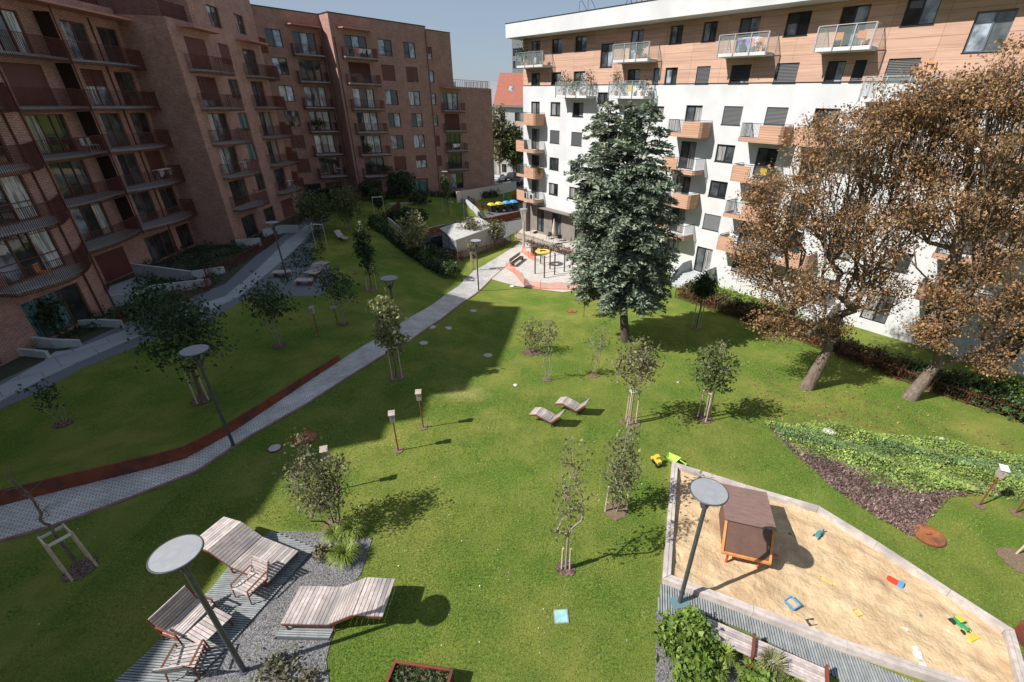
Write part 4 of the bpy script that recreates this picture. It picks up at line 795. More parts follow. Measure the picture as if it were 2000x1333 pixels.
for q,k in (((0,0,h*.94),90),((.12,.05,h*.84),90),((.45,.1,h*.82),70)): P+=list(np.array(q)+rng.normal(size=(k,3))*np.array([.12,.12,.22]))
o_=[o for o in bpy.data.objects if o.get('label','').startswith('columnar young')][0]; leafmesh('sunlit_tips',P,.12,M['lf_lit'],o_); mulch(b,.55,m='soil'); stakes(b,.42,h*.4,'wide timber tripod under the columnar tree in the shaded lawn')  # paler leaves on the tips: sunlight put into the leaf colour
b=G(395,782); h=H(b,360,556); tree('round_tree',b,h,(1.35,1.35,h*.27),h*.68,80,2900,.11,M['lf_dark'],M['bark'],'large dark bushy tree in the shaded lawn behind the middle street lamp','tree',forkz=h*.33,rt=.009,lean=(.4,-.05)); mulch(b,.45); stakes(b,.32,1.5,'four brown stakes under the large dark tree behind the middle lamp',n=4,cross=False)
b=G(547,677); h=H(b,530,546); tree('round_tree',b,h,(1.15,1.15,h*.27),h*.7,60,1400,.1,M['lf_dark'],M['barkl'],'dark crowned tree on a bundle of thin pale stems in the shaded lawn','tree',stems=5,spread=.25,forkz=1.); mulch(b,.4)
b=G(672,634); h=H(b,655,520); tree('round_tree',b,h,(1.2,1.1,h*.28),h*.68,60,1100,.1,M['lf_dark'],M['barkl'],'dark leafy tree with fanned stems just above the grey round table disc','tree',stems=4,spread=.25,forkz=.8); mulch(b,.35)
b=G(629,486); h=H(b,620,385); tree('young_tree',b,h,(.3,.3,.4),h*.35,10,120,.1,M['lf_dark'],M['bark'],'thin sapling inside the tall pale stake frame near the lone white lounger','tree',forkz=.4); stakes(b,.6,2.5,'tall pale stake frame with a crossbar near the lone white lounger',n=2,lean=.02,white=True)
b=G(625,455); h=H(b,622,372); tree('round_tree',b,h,(2.0,1.6,h*.36),h*.6,100,3000,.14,M['lf_mid'],M['bark'],'brownish green bushy tree beside the slab footpath, near the tip of the brick block','tree',forkz=.8)
b=G(684,452); h=H(b,678,368); tree('round_tree',b,h,(1.5,1.4,h*.33),h*.66,70,2200,.14,M['lf_mid'],M['bark'],'olive green tree behind the lone white lounger','tree',stems=3,forkz=.9)
b=G(125,828); h=H(b,55,735)*.9; tree('shrub_tree',b,h,(.6,.5,h*.35),h*.6,24,240,.09,M['lf_dark'],M['barkl'],'sparse dark shrub with bare diagonal stems in the far left shaded lawn','shrub',stems=3,spread=.3,forkz=.7,lean=(-.2,.1)); mulch(b,.35)
b=G(95,655); h=H(b,90,572); tree('shrub_tree',b,h,(1.3,1.1,h*.4),h*.58,90,3600,.13,M['lf_dark'],M['barkd'],'dense dark shrub in front of the ground floor teal curtains of the brick building','shrub',forkz=.4)
b=G(310,640); h=H(b,300,560); tree('shrub_tree',b,h,(1.2,1.1,h*.42),h*.55,70,2200,.12,M['lf_dark'],M['barkd'],'dark shrub between the footpath and the white garden walls','shrub',forkz=.4)
# bare sapling with stake frame, lower left
b=G(158,1112); o=empty('bare_sapling',tuple(b),0,'leafless sapling tied inside a white railed stake frame, lower left lawn','tree'); h=H(b,40,905)
tg=[]; 
for t in np.linspace(.45,1,16): tg.append(np.array([-.2*t+rng.normal()*.035,.15*t+rng.normal()*.035,h*t]))
tg+= [np.array([-.15+rng.normal()*.22,.12+rng.normal()*.22,h*(.5+.45*rng.random())]) for _ in range(9)]+[np.array([.12,.1,h*.55]),np.array([.16,.05,h*.62]),np.array([-.35,.3,h*.7]),np.array([-.4,.2,h*.8])]
nd,pr,rd=grow((0,0,-.05),(-.1,.08,h*.42),tg,.008); rd=np.maximum(rd,.009); skel_mesh(nd,pr,rd,'trunk',M['bark'],o)
P=[nd[i] for i in range(len(nd)//3,len(nd))]; mb=MB()
for p in P:
    for _ in range(3): d=rng.normal(size=3); d/=np.linalg.norm(d); mb.tube(p,p+d*.13,.005,.002,n=3,caps=False)
mb.build('twigs',M['bark'],o); mulch(b,.42); stakes(b,.42,1.6,'brown stakes joined by white rails round the leafless sapling',n=4,rot=.3,white=True)
# stakes at right edge
b=G(1985,1095); mulch(b,.55,m='soil'); stakes(b+np.array([.35,0,0]),.3,1.7,'leaning timber stakes on a bark patch at the right edge of the photo',n=3,lean=.5,cross=False); tree('young_tree',b+np.array([.35,0,0]),3,(.6,.6,.8),2.4,30,600,.09,M['lf_olive'],M['bark'],'young tree at the right edge of the photo, mostly outside the frame')
# trees beyond: by driveway, hedge and back building
def bt(px,py,tx,ty,rx,n_,lf,label,sz=.16,fk=.3,rz_=.36,cat='tree',name='young_tree',cz=.62,st=1,dz=0,group=None):
    b=G(px,py); h=H(b,tx,ty); return tree(name,b,h,(rx,rx,h*rz_),h*cz,50 if rx<1.2 else 90,int(n_*.8),sz,M[lf],M['bark'],label,cat,group,forkz=h*fk,stems=st)
bt(815,505,815,418,1.25,1700,'lf_lit','yellowish tree rising from the dark hedge, lit by the sun',.17)
bt(922,488,915,428,1.35,1900,'lf_olive','olive tree in front of the white shed roof, left one of the pair',.15,.3)
bt(966,480,966,430,1.3,2000,'lf_olive','rounder olive tree by the white shed, right one of the pair',.15,.3)
bt(742,424,742,366,.9,1300,'lf_dark','slim dark tree inside stakes before the back building',.16,.45,.3); b=G(742,426); stakes(b,.75,2.7,'pale stake frame round the slim dark tree before the back building',white=True,lean=.02)
bt(790,392,785,335,1.9,3400,'lf_dark','big dark tree against the ground floor of the back building',.2)
bt(725,392,722,352,1.4,1800,'lf_dark','low dark tree left of the stake frame before the back building',.18)
bt(876,420,874,338,.7,700,'lf_mid','slender tree growing up past the lamp before the corner of the back building',.16,.4,.28,cz=.66); b=G(874,420); stakes(b,.6,2.4,'pale stakes under the slender tree before the back building corner',n=2,lean=.02,cross=False)
b=G(902,520); b=G(925,527); stakes(b,.35,1.9,'two pale stakes beside the lamp on the sunny strip of lawn',n=3,lean=.02); tree('young_tree',b,4,(.5,.5,.7),2.3,16,160,.12,M['lf_olive'],M['bark'],'sparse sapling in the stakes beside the lamp on the sunny lawn strip')
bt(650,395,640,370,1.2,1500,'lf_dark','dark bush in the bed by the far end of the brick building',.17,.1,.4,'shrub','shrub_tree')
bt(820,400,815,385,1.5,1300,'lf_dark','low dark bush left of the back garden lawn',.16,.1,.4,'shrub','shrub_tree'); bt(800,440,800,405,2.6,4200,'lf_dark','wide dark juniper mound above the driveway wall',.18,.1,.4,'shrub','shrub_tree',cz=.5)
bt(890,385,890,377,1.,600,'lf_dark','low dark bush at the top of the driveway stairs',.15,.1,.4,'shrub','shrub_tree')
for px,ty,lb in ((975,212,'street tree with thin yellowing crown beyond the back building'),(1003,245,'green street tree before the white tenement house')):
    b=np.array([gz(px,318,-1.3)[0],104.,-1.3]); b[0]=(CAM+ray(px,300)*(108/ray(px,300)[1]))[0]; b[1]=108; h=H(b,px,ty); tree('street_tree',b,h,(2.,2.,h*.36),h*.6,110,4200,.32,M['lf_olive' if px<980 else 'lf_mid'],M['bark'],lb,forkz=h*.25,rt=.02,rmax=.2)
# ---- hedges: a volume of leaves around a twig core
def hedge(name,pts,wd,ht,n_,m,label,ls=.12,cat='hedge',core='lf_dark',wild=.1,zb=0.,group=None,flowers=None):
    o=empty(name,tuple(pts[len(pts)//2]),0,label,cat,group); c0=np.array(pts[len(pts)//2]); seg=[np.hypot(*(pts[i+1]-pts[i])[:2]) for i in range(len(pts)-1)]; tot=sum(seg); P=[];mb=MB()
    for i in range(len(pts)-1):
        k=int(n_*seg[i]/tot); t=rng.random(k); q=pts[i]+(pts[i+1]-pts[i])*t[:,None]; d=(pts[i+1]-pts[i])[:2]/seg[i]; a=np.array([-d[1],d[0]]); 
        th=rng.random(k)*math.pi; rr=1-.35*rng.random(k)**2; off=np.cos(th)*wd/2*rr; z=np.sin(th)**.6*ht*rr; bumps=1+.25*np.sin(q[:,0]*3.1+q[:,1]*2.3)+.15*np.sin(q[:,0]*7+1.3)
        X=np.column_stack([q[:,0]+a[0]*off*bumps,q[:,1]+a[1]*off*bumps,Tn(q)+zb+z*bumps])+rng.normal(size=(k,3))*wild; P.append(X)
        for j in range(int(seg[i]/.5)+1):
            q0=pts[i]+(pts[i+1]-pts[i])*min(1,j*.5/seg[i])
            for _ in range(4): e=q0[:2]+rng.normal(size=2)*wd*.25; mb.tube((q0[0]-c0[0],q0[1]-c0[1],T(*q0[:2])-c0[2]),(e[0]-c0[0],e[1]-c0[1],T(*q0[:2])+ht*.8-c0[2]),.02,.008,n=4,caps=False)
    P=np.vstack(P)-c0; leafmesh('foliage',P,ls,m,o,up=.4); mb.build('stems',M['barkd'],o)
    return o
hedge('hedge',[G(728,440),G(760,462),G(800,492),G(850,528),G(888,546)],1.7,1.15,15000,M['lf_hedge'],'dark clipped hedge running down the shaded slope above the driveway',.13)
hedge('hedge',[G(820,470),G(850,505),G(880,520)],1.2,.9,1800,M['lf_dark'],'loose dark shrubs between the clipped hedge and the shed fence',.15)
FP=[G(1318,582),G(1420,618),G(1530,655),G(1640,700),G(1760,745),G(1880,788),G(2010,828)]
FQ=[f+np.array([.9,.75,0]) for f in FP]; FQ=[np.array([q[0],q[1],T(q[0],q[1])]) for q in FQ]
hedge('hedge',FQ[:3],1.7,1.1,7000,M['lf_hbrown'],'brownish hedge behind the rusty fence between spruce and first chestnut',.12,wild=.18)
hedge('hedge',[q+np.array([.5,.5,0]) for q in FQ[:3]],1.2,1.2,2500,M['lf_bright'],'bright green shrubs on the far side of the brownish hedge',.13,wild=.2)
hedge('hedge',FQ[2:5],1.6,1.0,6500,M['lf_hbrown'],'patchy red brown hedge behind the fence between the two chestnut trunks',.12,wild=.18)
hedge('hedge',FQ[4:],2.2,1.1,7000,M['lf_hedge'],'green hedge along the rusty fence right of the second chestnut',.13,wild=.2); hedge('hedge',[q+np.array([.3,.3,0]) for q in FQ[5:]],1.6,1.2,1800,M['lf_bright'],'bright laurel leaves at the right edge, behind the rusty fence',.16,wild=.2)
hedge('hedge',[G(1030,480),G(1080,492),G(1120,500)],.6,.7,900,M['lf_hbrown'],'thin brown hedge along the playground towards the cafe terrace',.12)
hedge('hedge',[np.array([*B2p(4,-0+1.2)[:2],0]),np.array([*B2p(13.5,1.2)[:2],-.3])],1.4,1.,1500,M['lf_dark'],'dark planting along the right foot of the back brick building',.16)
hedge('hedge',[np.array([*B2p(-11,2.)[:2],0]),np.array([*B2p(2,2.5)[:2],0])],1.6,.8,1800,M['lf_dark'],'dark garden shrubs along the middle of the back brick building',.16)
# beds beside the brick building (undergrowth nobody could count)
def bed(poly,n_,m,ht,ls,name='undergrowth',label='dark leafy undergrowth in the beds beside the brick building'):
    P=np.array(poly); lo=P.min(0);hi=P.max(0); q=rng.random((n_*3,2))*(hi-lo)+lo; q=q[inpoly(poly,q)][:n_]; mask=np.sin(q[:,0]*1.3)*np.cos(q[:,1]*1.1)+.4*rng.normal(size=len(q))>-.35; q=q[mask]
    z=Tn(q)+rng.random(len(q))*ht*(.6+.4*np.sin(q[:,0]*2.1+q[:,1]*1.7)); return leafmesh(name,np.column_stack([q,z]),ls,m,None,kind='stuff')
bed(ll([(0,700),(70,690),(210,640),(420,560),(480,505),(540,450),(420,480),(300,500),(220,610),(0,650)]),9000,M['lf_dark'],.7,.11)['label']='dark leafy undergrowth between brick building and footpath'
bed(ll([(560,505),(590,480),(620,450),(640,500),(560,560),(540,540)]),1500,M['lf_dark'],.5,.12)['label']='tufts of dark plants beside the slab footpath'
def tuft(px,py,r,h,n_,label,m='lf_grass',cat='ornamental grass',group=None,name='ornamental_grass'):
    b=G(px,py); o=empty(name,tuple(b),0,label,cat,group); mb=MB(); vs=[];fs=[]
    for i in range(n_):
        a=rng.random()*2*math.pi; r0=rng.random()*r*.25; rr=r*(.4+.6*rng.random()); hh=h*(.6+.5*rng.random()); c,s=math.cos(a),math.sin(a); wd=.012
        for j,(t,zz) in enumerate(((0,0),(.35,.8),(.7,1.),(1.,.72))):
            x=c*(r0+(rr-r0)*t);y=s*(r0+(rr-r0)*t); ww=wd*(1-t*.8); vs+=[(x-s*ww,y+c*ww,hh*zz),(x+s*ww,y-c*ww,hh*zz)]
        k=i*8
        for j in range(3): fs.append((k+2*j,k+2*j+1,k+2*j+3,k+2*j+2))
    me=bpy.data.meshes.new('blades'); me.from_pydata(vs,[],fs); me.materials.append(M[m]); link(bpy.data.objects.new('blades',me),o); return o
tuft(688,1042,.62,.42,520,'fountain grass clump nearest the tall twiggy shrub'); tuft(655,1052,.5,.38,340,'fountain grass clump touching the lawn edge of the gravel'); tuft(676,1092,.62,.48,620,'largest fountain grass clump in the middle of the gravel bed'); tuft(628,1080,.3,.3,120,'thin dry grass clump beside the slatted deck',m='lf_olive')
tuft(1408,1288,.42,.5,320,'round bright grass clump behind the long bench'); tuft(1395,1325,.4,.5,260,'grass clump at the bottom edge next to the leafy bush'); 
tuft(1500,1315,.5,.65,320,'tall feathery grass with pale plumes behind the middle of the bench',m='lf_lit'); tuft(1545,1335,.35,.4,120,'small grass clump at the bottom edge right of the plumed grass')
def bush(px,py,r,h,n_,m,label,ls=.09):
    b=G(px,py); return tree('bush',b,h,(r,r,h*.5),h*.5,60,n_,ls,M[m],M['bark'],label,'bush',forkz=.12,shell=.6,local=r*.2,up=.8)
bush(1335,1262,.62,.9,4200,'lf_bright','round glossy leaved bush at the left end of the long bench'); bush(1352,1320,.5,.7,2600,'lf_bright','lower half of the leafy planting at the bottom edge, below the round glossy bush'); bush(1478,1345,.45,.5,1600,'lf_bright','low leafy plant at the bottom edge under the bench middle')
bush(540,1316,.55,.14,500,'lf_olive','low yellowish plants in gravel beside the near lamp base',.07); bush(600,1330,.4,.12,260,'lf_olive','sparse creeping plant in the gravel right of the near lamp',.06); bush(635,1090,.25,.4,500,'lf_olive','small grey leaved plant beside the fountain grass',.06)
# ivy ground cover
poly=ll([(1492,828),(1560,885),(1640,905),(1700,945),(1780,965),(1850,962),(1950,975),(2060,985),(2080,905),(2000,893),(1850,868),(1700,845),(1600,832)])
def cover(poly,n_,m,ls,hf):
    P=np.array(poly); lo=P.min(0);hi=P.max(0); q=rng.random((n_*3,2))*(hi-lo)+lo; q=q[inpoly(poly,q)][:n_]; z=Tn(q)+hf(q)*rng.random(len(q)); return np.column_stack([q,z])
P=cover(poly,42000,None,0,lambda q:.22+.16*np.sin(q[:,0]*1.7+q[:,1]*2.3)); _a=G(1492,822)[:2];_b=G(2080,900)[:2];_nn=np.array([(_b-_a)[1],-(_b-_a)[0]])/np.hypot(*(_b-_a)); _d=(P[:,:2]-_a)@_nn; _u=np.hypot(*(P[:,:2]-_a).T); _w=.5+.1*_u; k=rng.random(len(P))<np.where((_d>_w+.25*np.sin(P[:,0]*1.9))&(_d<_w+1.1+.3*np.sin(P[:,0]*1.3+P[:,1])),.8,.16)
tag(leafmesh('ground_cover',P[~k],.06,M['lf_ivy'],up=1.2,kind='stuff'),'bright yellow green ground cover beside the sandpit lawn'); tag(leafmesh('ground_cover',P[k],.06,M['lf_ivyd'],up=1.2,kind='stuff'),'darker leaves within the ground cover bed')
# grass blades over the visible lawn
ex=[ll([(535,1030),(620,1036),(735,1050),(705,1122),(668,1170),(655,1221),(630,1290),(645,1345),(680,1420),(100,1420),(440,1110),(380,1040),(430,1005)]),ll([(1500,835),(1560,895),(1620,945),(1700,1000),(1780,1045),(1850,968),(2000,960),(2060,955),(2080,900),(2000,893),(1700,840)]),ll([(1306,905),(1600,995),(1980,1240),(2060,1420),(1270,1450),(1279,1190),(1288,1140)]),pathpoly]
Q=[]
for (x0,x1,y0,y1,n_) in ((-14,16,4.5,12,150000),(-18,20,12,20,110000),(-22,24,20,32,60000)):
    q=np.column_stack([x0+rng.random(n_)*(x1-x0),y0+rng.random(n_)*(y1-y0)]); Q.append(q)
Q=np.vstack(Q)
for e in ex: Q=Q[~inpoly(e,Q)]
bd=ll([(0,1058),(250,975),(480,858),(722,712),(880,610),(955,560),(1100,572),(1310,575),(2010,825),(2200,1000),(2300,1500),(-400,1500)]); Q=Q[inpoly(bd,Q)]
N=len(Q); z=Tn(Q); a=rng.random(N)*2*math.pi; w_=.007+.009*Q[:,1]/20; hh=(.02+.035*rng.random(N)); ln=rng.normal(size=(N,2))*.03
V=np.empty((N,3,3)); V[:,0]=np.column_stack([Q[:,0]-np.cos(a)*w_,Q[:,1]-np.sin(a)*w_,z-.01]);V[:,1]=np.column_stack([Q[:,0]+np.cos(a)*w_,Q[:,1]+np.sin(a)*w_,z-.01]);V[:,2]=np.column_stack([Q+ln,z+hh])
me=bpy.data.meshes.new('grass'); me.vertices.add(N*3); me.vertices.foreach_set('co',V.ravel()); me.loops.add(N*3); me.loops.foreach_set('vertex_index',np.arange(N*3)); me.polygons.add(N); me.polygons.foreach_set('loop_start',np.arange(0,N*3,3)); me.polygons.foreach_set('loop_total',np.full(N,3)); me.materials.append(leafmat('lf_blade',(.11,.17,.025),(.24,.31,.06),(.36,.37,.14),trans=.3)); me.update(calc_edges=True)
tag(link(bpy.data.objects.new('grass_blades',me)),'short mown grass of the lawn',kind='stuff')
# white clover heads
q=ll([(0,1070),(250,1000),(600,860),(900,800),(1250,860),(1280,1333),(650,1333),(560,1140),(380,1030),(250,1333),(-200,1333)]); P=cover(q,800,None,0,lambda q:0*q[:,0]+.05); P=P[(np.sin(P[:,0]*2.3+np.sin(P[:,1]*1.9)*2)+.8*rng.normal(size=len(P)))>.3]; P[:,2]+=.03; tag(leafmesh('clover_flowers',P,.028,M['cloth'],up=3,elong=1.,kind='stuff'),'tiny white clover flowers scattered in the lawn')
# fallen leaves under the chestnuts
q=ll([(1450,700),(1980,860),(1980,900),(1500,840)]); P=cover(q,900,None,0,lambda q:0*q[:,0]+.07); tag(leafmesh('fallen_leaves',P,.07,M['lf_brown'],up=3,kind='stuff'),'fallen brown leaves scattered under the chestnut trees')
# ---- blue spruce
def spruce():
    b=G(1222,667); o=empty('blue_spruce',tuple(b),0,'huge dense blue green spruce with a twin top before the white building','spruce tree'); ht=H(b,1222,190)
    ox=lambda z:-1.25*(1-math.exp(-3*z/ht)); mb=MB(); nd=[(0,0,-.1),(ox(2.)*.8,0,2.),(.1+ox(ht*.45),.05,ht*.45),(.15+ox(ht*.75),.1,ht*.75)]; rr=[.36,.26,.17,.1]
    for i in range(3): mb.tube(nd[i],nd[i+1],rr[i],rr[i+1],n=10,caps=False)
    tops=[((-1.3,0,ht*1.0),.1),((1.3,.2,ht*.985),.09),((.1,0,ht*.93),.08)]; tops=[((t[0]+ox(ht),t[1],t[2]),r) for t,r in tops]
    for t,r in tops: mb.tube((.12+ox(ht*.6),.08,ht*.6),((t[0]-ox(ht))*.7+ox(ht),t[1],ht*.8),.1,.06,n=7,caps=False); mb.tube(((t[0]-ox(ht))*.7+ox(ht),t[1],ht*.8),t,.06,.015,n=6,caps=False)
    P=[];Dr=[]
    def env(z): # crown radius by relative height
        t=z/ht; pts=[(.14,1.8),(.22,2.7),(.3,3.3),(.45,3.4),(.6,3.3),(.72,3.0),(.82,2.8),(.9,2.5),(.96,1.8),(1.,.6)]
        if t<pts[0][0]: return 0
        for (a,ra),(b_,rb) in zip(pts,pts[1:]):
            if t<=b_: return ra+(rb-ra)*(t-a)/(b_-a)
        return .2
    def branch(x0,y0,z0,az_,Lb,droop):
        n_=max(3,int(Lb/.16)); dx,dy=math.cos(az_),math.sin(az_); prev=(x0,y0,z0)
        for j in range(1,n_+1):
            t=j/n_; r=Lb*t; z=z0+Lb*(.28*t-droop*t*t); c=(x0+dx*r,y0+dy*r,z)
            if j%2==0: mb.tube(prev,c,.028*(1.05-t),.028*(1-t)+.004,n=4,caps=False); prev=c
            if t<.3: continue
            wdt=(.16+.5*math.sin(math.pi*min(1,t*1.05))**.8*Lb*.3)
            for sgn in (-1,1):
                k=int(2+wdt*8)
                for q in range(k):
                    u=(q+rng.random())/k*wdt; d=np.array([dx*.6-dy*sgn*.8,dy*.6+dx*sgn*.8,-.12]); p=np.array(c)+np.array([-dy*sgn*u+dx*u*.5,dx*sgn*u+dy*u*.5,-.18*u+rng.normal()*.07]); P.append(p); Dr.append(d)
            P.append(np.array(c)+[0,0,.04]); Dr.append(np.array([dx,dy,.1]))
    for i in range(640):
        z=ht*(.2+.78*rng.random()); e=env(z)
        if e<=0: continue
        if z>ht*.72:
            t=tops[int(rng.integers(0,3))][0]; k=(z-ht*.6)/(ht*.4); cx0,cy0=(t[0]-ox(ht))*min(1,k*1.4)*.85+ox(z),t[1]; Lb=min(e,max(.25,(t[2]-z)*.62+.25))*(.8+.35*rng.random())
        else: cx0,cy0=.1+ox(z),.05; Lb=e*(.78+.3*rng.random())
        branch(cx0,cy0,z,rng.random()*2*math.pi,Lb,.3 if z>ht*.5 else .42)
    mb.build('trunk',M['barkd'],o,smooth=True); leafmesh('needles',np.array(P),.12,M['lf_spruce'],o,elong=2.2,up=.6,dirs=np.array(Dr)); print('spruce',len(P))
spruce()
# ---- horse chestnuts with scorched brown leaves
def chestnut(bx,by,ells,ntip,nleaf,label,lean,fk,rt,trunk_r):
    b=G(bx,by); o=empty('chestnut_tree',tuple(b),0,label,'chestnut tree'); tg=[]
    for (px,py,dep,rx,ry,rz,n_) in ells:
        d=ray(px,py); t=(b[1]+dep)/d[1]; c=CAM+d*t-b; tg+=ell(n_,c,(rx,ry,rz),.35)
    tg=[t for t in tg if t[2]>1.6 and not ((np.array([t[0]+b[0]-W0[0],t[1]+b[1]-W0[1]])@np.array([-.734,-.679]))<.6)]
    nd,pr,rd=grow((0,0,-.1),(lean[0],lean[1],fk),tg,rt,r_pow=2.35,wig=.08,rmax=trunk_r); skel_mesh(nd,pr,rd,'trunk',M['bark'],o,n=9,flare=1.35)
    tg=np.array(tg); per=nleaf//len(tg)+1; S=np.repeat(rng.random(len(tg))**.7,per)[:,None]; P=np.repeat(tg,per,0)+rng.normal(size=(len(tg)*per,3))*np.array([.3,.3,.17]); keep=rng.random(len(P))<(.1+.9*S[:,0]); P=P[keep]
    leafmesh('crown',P,.08,M['lf_brown'],o,elong=1.5,up=.4); print('chestnut',len(P)); return o
chestnut(1575,758,[(1640,290,1.,2.4,2.2,1.8,150),(1540,400,.8,2.3,2,2.,150),(1650,450,.5,2.6,2.,1.9,120),(1760,300,1.6,2.6,2.2,2.4,170),(1480,500,1.,1.3,1.2,1.6,90),(1720,440,1.,2.8,2.,2.4,130),(1560,570,0,2.,1.5,1.2,110),(1770,220,1.2,2.4,1.8,1.2,110),(1520,630,.4,1.4,1.,1.,50),(1700,560,.6,2.2,1.4,1.3,90),(1620,640,.2,1.,.9,.7,40)],800,82000,'horse chestnut with scorched brown leaves, left one of the two, trunk leaning right',(.5,.1),2.5,.012,.27)
chestnut(1775,778,[(1930,240,.5,2.5,2,2.2,180),(1850,400,.2,2.5,1.8,2.2,140),(1980,420,0,2.2,1.8,2.4,160),(1900,560,-.4,2.2,1.6,1.7,120),(1990,620,-.5,1.7,1.4,1.5,90),(1820,650,-.2,1.2,.9,.8,60),(1830,200,1.,1.9,1.5,1.2,90),(1980,170,.3,1.9,1.8,1.4,110),(2120,380,0,2.6,2.2,3.,120),(1930,700,-.6,1.2,.8,.7,40)],800,82000,'taller horse chestnut with scorched brown leaves, right one of the two, by the photo edge',(.75,.15),2.2,.012,.31)
# ------------------------------------------------------------------ street lamps
def make_lamp(h=4.62):
    o=bpy.data.objects.new('street_lamp',None); link(o)
    mb=MB(); mb.tube((0,0,-.05),(0,0,h-.5),.064,.056,n=16); mb.tube((0,0,h-.5),(0,0,h-.36),.085,.085,n=16); mb.tube((0,0,-.02),(0,0,.05),.11,.11,n=16); mb.build('pole',M['lamp'],o)
    for k in range(3):
        a=2*math.pi*k/3+.5; c,s=math.cos(a),math.sin(a); mb=MB(); mb.bar((c*.06,s*.06,h-.62),(c*.34,s*.34,h-.03),.028,.05); mb.build('arm',M['lamp'],o)
    mb=MB(); mb.lathe([(0,h-.02),(.45,h-.02),(.485,h),(.485,h+.02),(.475,h+.03),(.455,h+.03)],n=48); hd=mb.build('lamp_head',M['lamp'],o)
    mb=MB(); mb.lathe([(.456,h+.026),(.25,h+.03),(.0,h+.032)],n=48); mb.build('top_plate',M['lamptop'],hd,smooth=True)
    return o
lamp0=make_lamp(); first=True
LAMPS=[(1327,1178,'street lamp with round flat head standing between the sandpit and the long bench'),(478,1312,'nearest street lamp, its big round head above the slatted loungers'),(457,872,'street lamp at the rusty wall, its head before the large dark tree'),(783,690,'street lamp behind the sunlit yellow green tree by the cobbled path'),(562,548,'street lamp by the slab footpath near the rusty fence and shaded benches'),(935,568,'street lamp on the sunny bend of the path near the playground'),(676,398,'far street lamp before the left part of the back building'),(874,400,'far street lamp before the right part of the back building')]
for px,py,lb in LAMPS:
    o=lamp0 if first else copy_tree(lamp0); first=False; b=G(px,py); o.location=b; o.rotation_euler.z=random.random()*6; tag(o,lb,'street lamp','round headed lamps round the courtyard')
# terrace post lamp with lattice funnel head
b=G(1023,486); o=empty('terrace_lamp',tuple(b),0,'tall pale post with a flared lattice head at the playground edge','street lamp'); MB().tube((0,0,-.1),(0,0,3.2),.13,.12,n=12).build('pole',M['stake'],o); mb=MB()
for k in range(10): a=k*.628; mb.tube((math.cos(a)*.13,math.sin(a)*.13,3.2),(math.cos(a)*.42,math.sin(a)*.42,4.6),.02,n=4)
mb.build('funnel',M['stakew'],o); MB().disc((0,0),.46,4.6,4.68,20).build('lamp_head',M['lamptop'],o)
for (px,py,ty,lb) in ((907,430,372,'plain thin grey mast by the driveway wall'),(984,402,356,'grey pole with small lamp by the bin store')):
    b=G(px,py); h=H(b,px-2,ty); o=empty('light_mast',tuple(b),0,lb,'pole'); MB().tube((0,0,0),(0,0,h),.07,.05,n=8).build('pole',M['steel'],o); MB().box(-.3,.3,-.12,.12,h,h+.08).build('lamp_head',M['lamp'],o)
b=G(668,633); b[0]-=.3; o=empty('garden_table',tuple(b),0,'small pale round disc on a thin post among the shaded lawn trees','garden table'); h=H(b,659,584); MB().tube((0,0,0),(0,0,1.15),.03,n=8).build('post',M['rust'],o); MB().disc((0,0),.26,1.15,1.18,24).build('disc',M['lamptop'],o)
# ------------------------------------------------------------------ bird boxes on posts
def birdbox(b,h,rz,label,s=1.,roof='birdw'):
    o=empty('bird_box',tuple(b),rz,label,'bird box','bird boxes on posts in the lawn'); MB().tube((0,0,-.1),(0,0,h-.4),.028,n=8).build('post',M['rust'],o)
    mb=MB(); mb.box(-.1,.1,-.11,.11,h-.42,h-.05); bx=mb.build('box',M['birdw'],o); mb=MB(); mb.add([(-.13,-.16,h-.06),(.13,-.16,h-.06),(.13,.14,h+.0),(-.13,.14,h+.0),(-.13,-.16,h-.035),(.13,-.16,h-.035),(.13,.14,h+.025),(-.13,.14,h+.025)],[(0,3,2,1),(4,5,6,7),(0,1,5,4),(1,2,6,5),(2,3,7,6),(3,0,4,7)]); mb.build('roof',M[roof],o)
    MB().tube((0,-.112,h-.2),(0,-.114,h-.2),.02,n=12).build('entrance_hole',M['black'],bx); mulch(b,.2,m='soil')
birdbox(G(778,881),2.,.3,'bird box on a rusty post, nearer one of the two in the open lawn'); birdbox(G(827,836),2.,.2,'bird box on a rusty post, farther one of the two in the open lawn'); birdbox(G(655,958),2.05,.4,'bird box peeking over the top of the tall twiggy shrub'); birdbox(G(622,655),1.9,0,'dark bird box on a post in the shaded lawn'); birdbox(G(1912,988),1.95,-.4,'pale bird box on a leaning looking post in front of the ivy bed',roof='white'); birdbox(G(1983,1003),1.95,-.4,'bird box post at the right photo edge beside the ivy'); birdbox(G(1402,720),1.7,.1,'wide bird box with a flat brown lid behind the rightmost sapling',roof='brownroof')
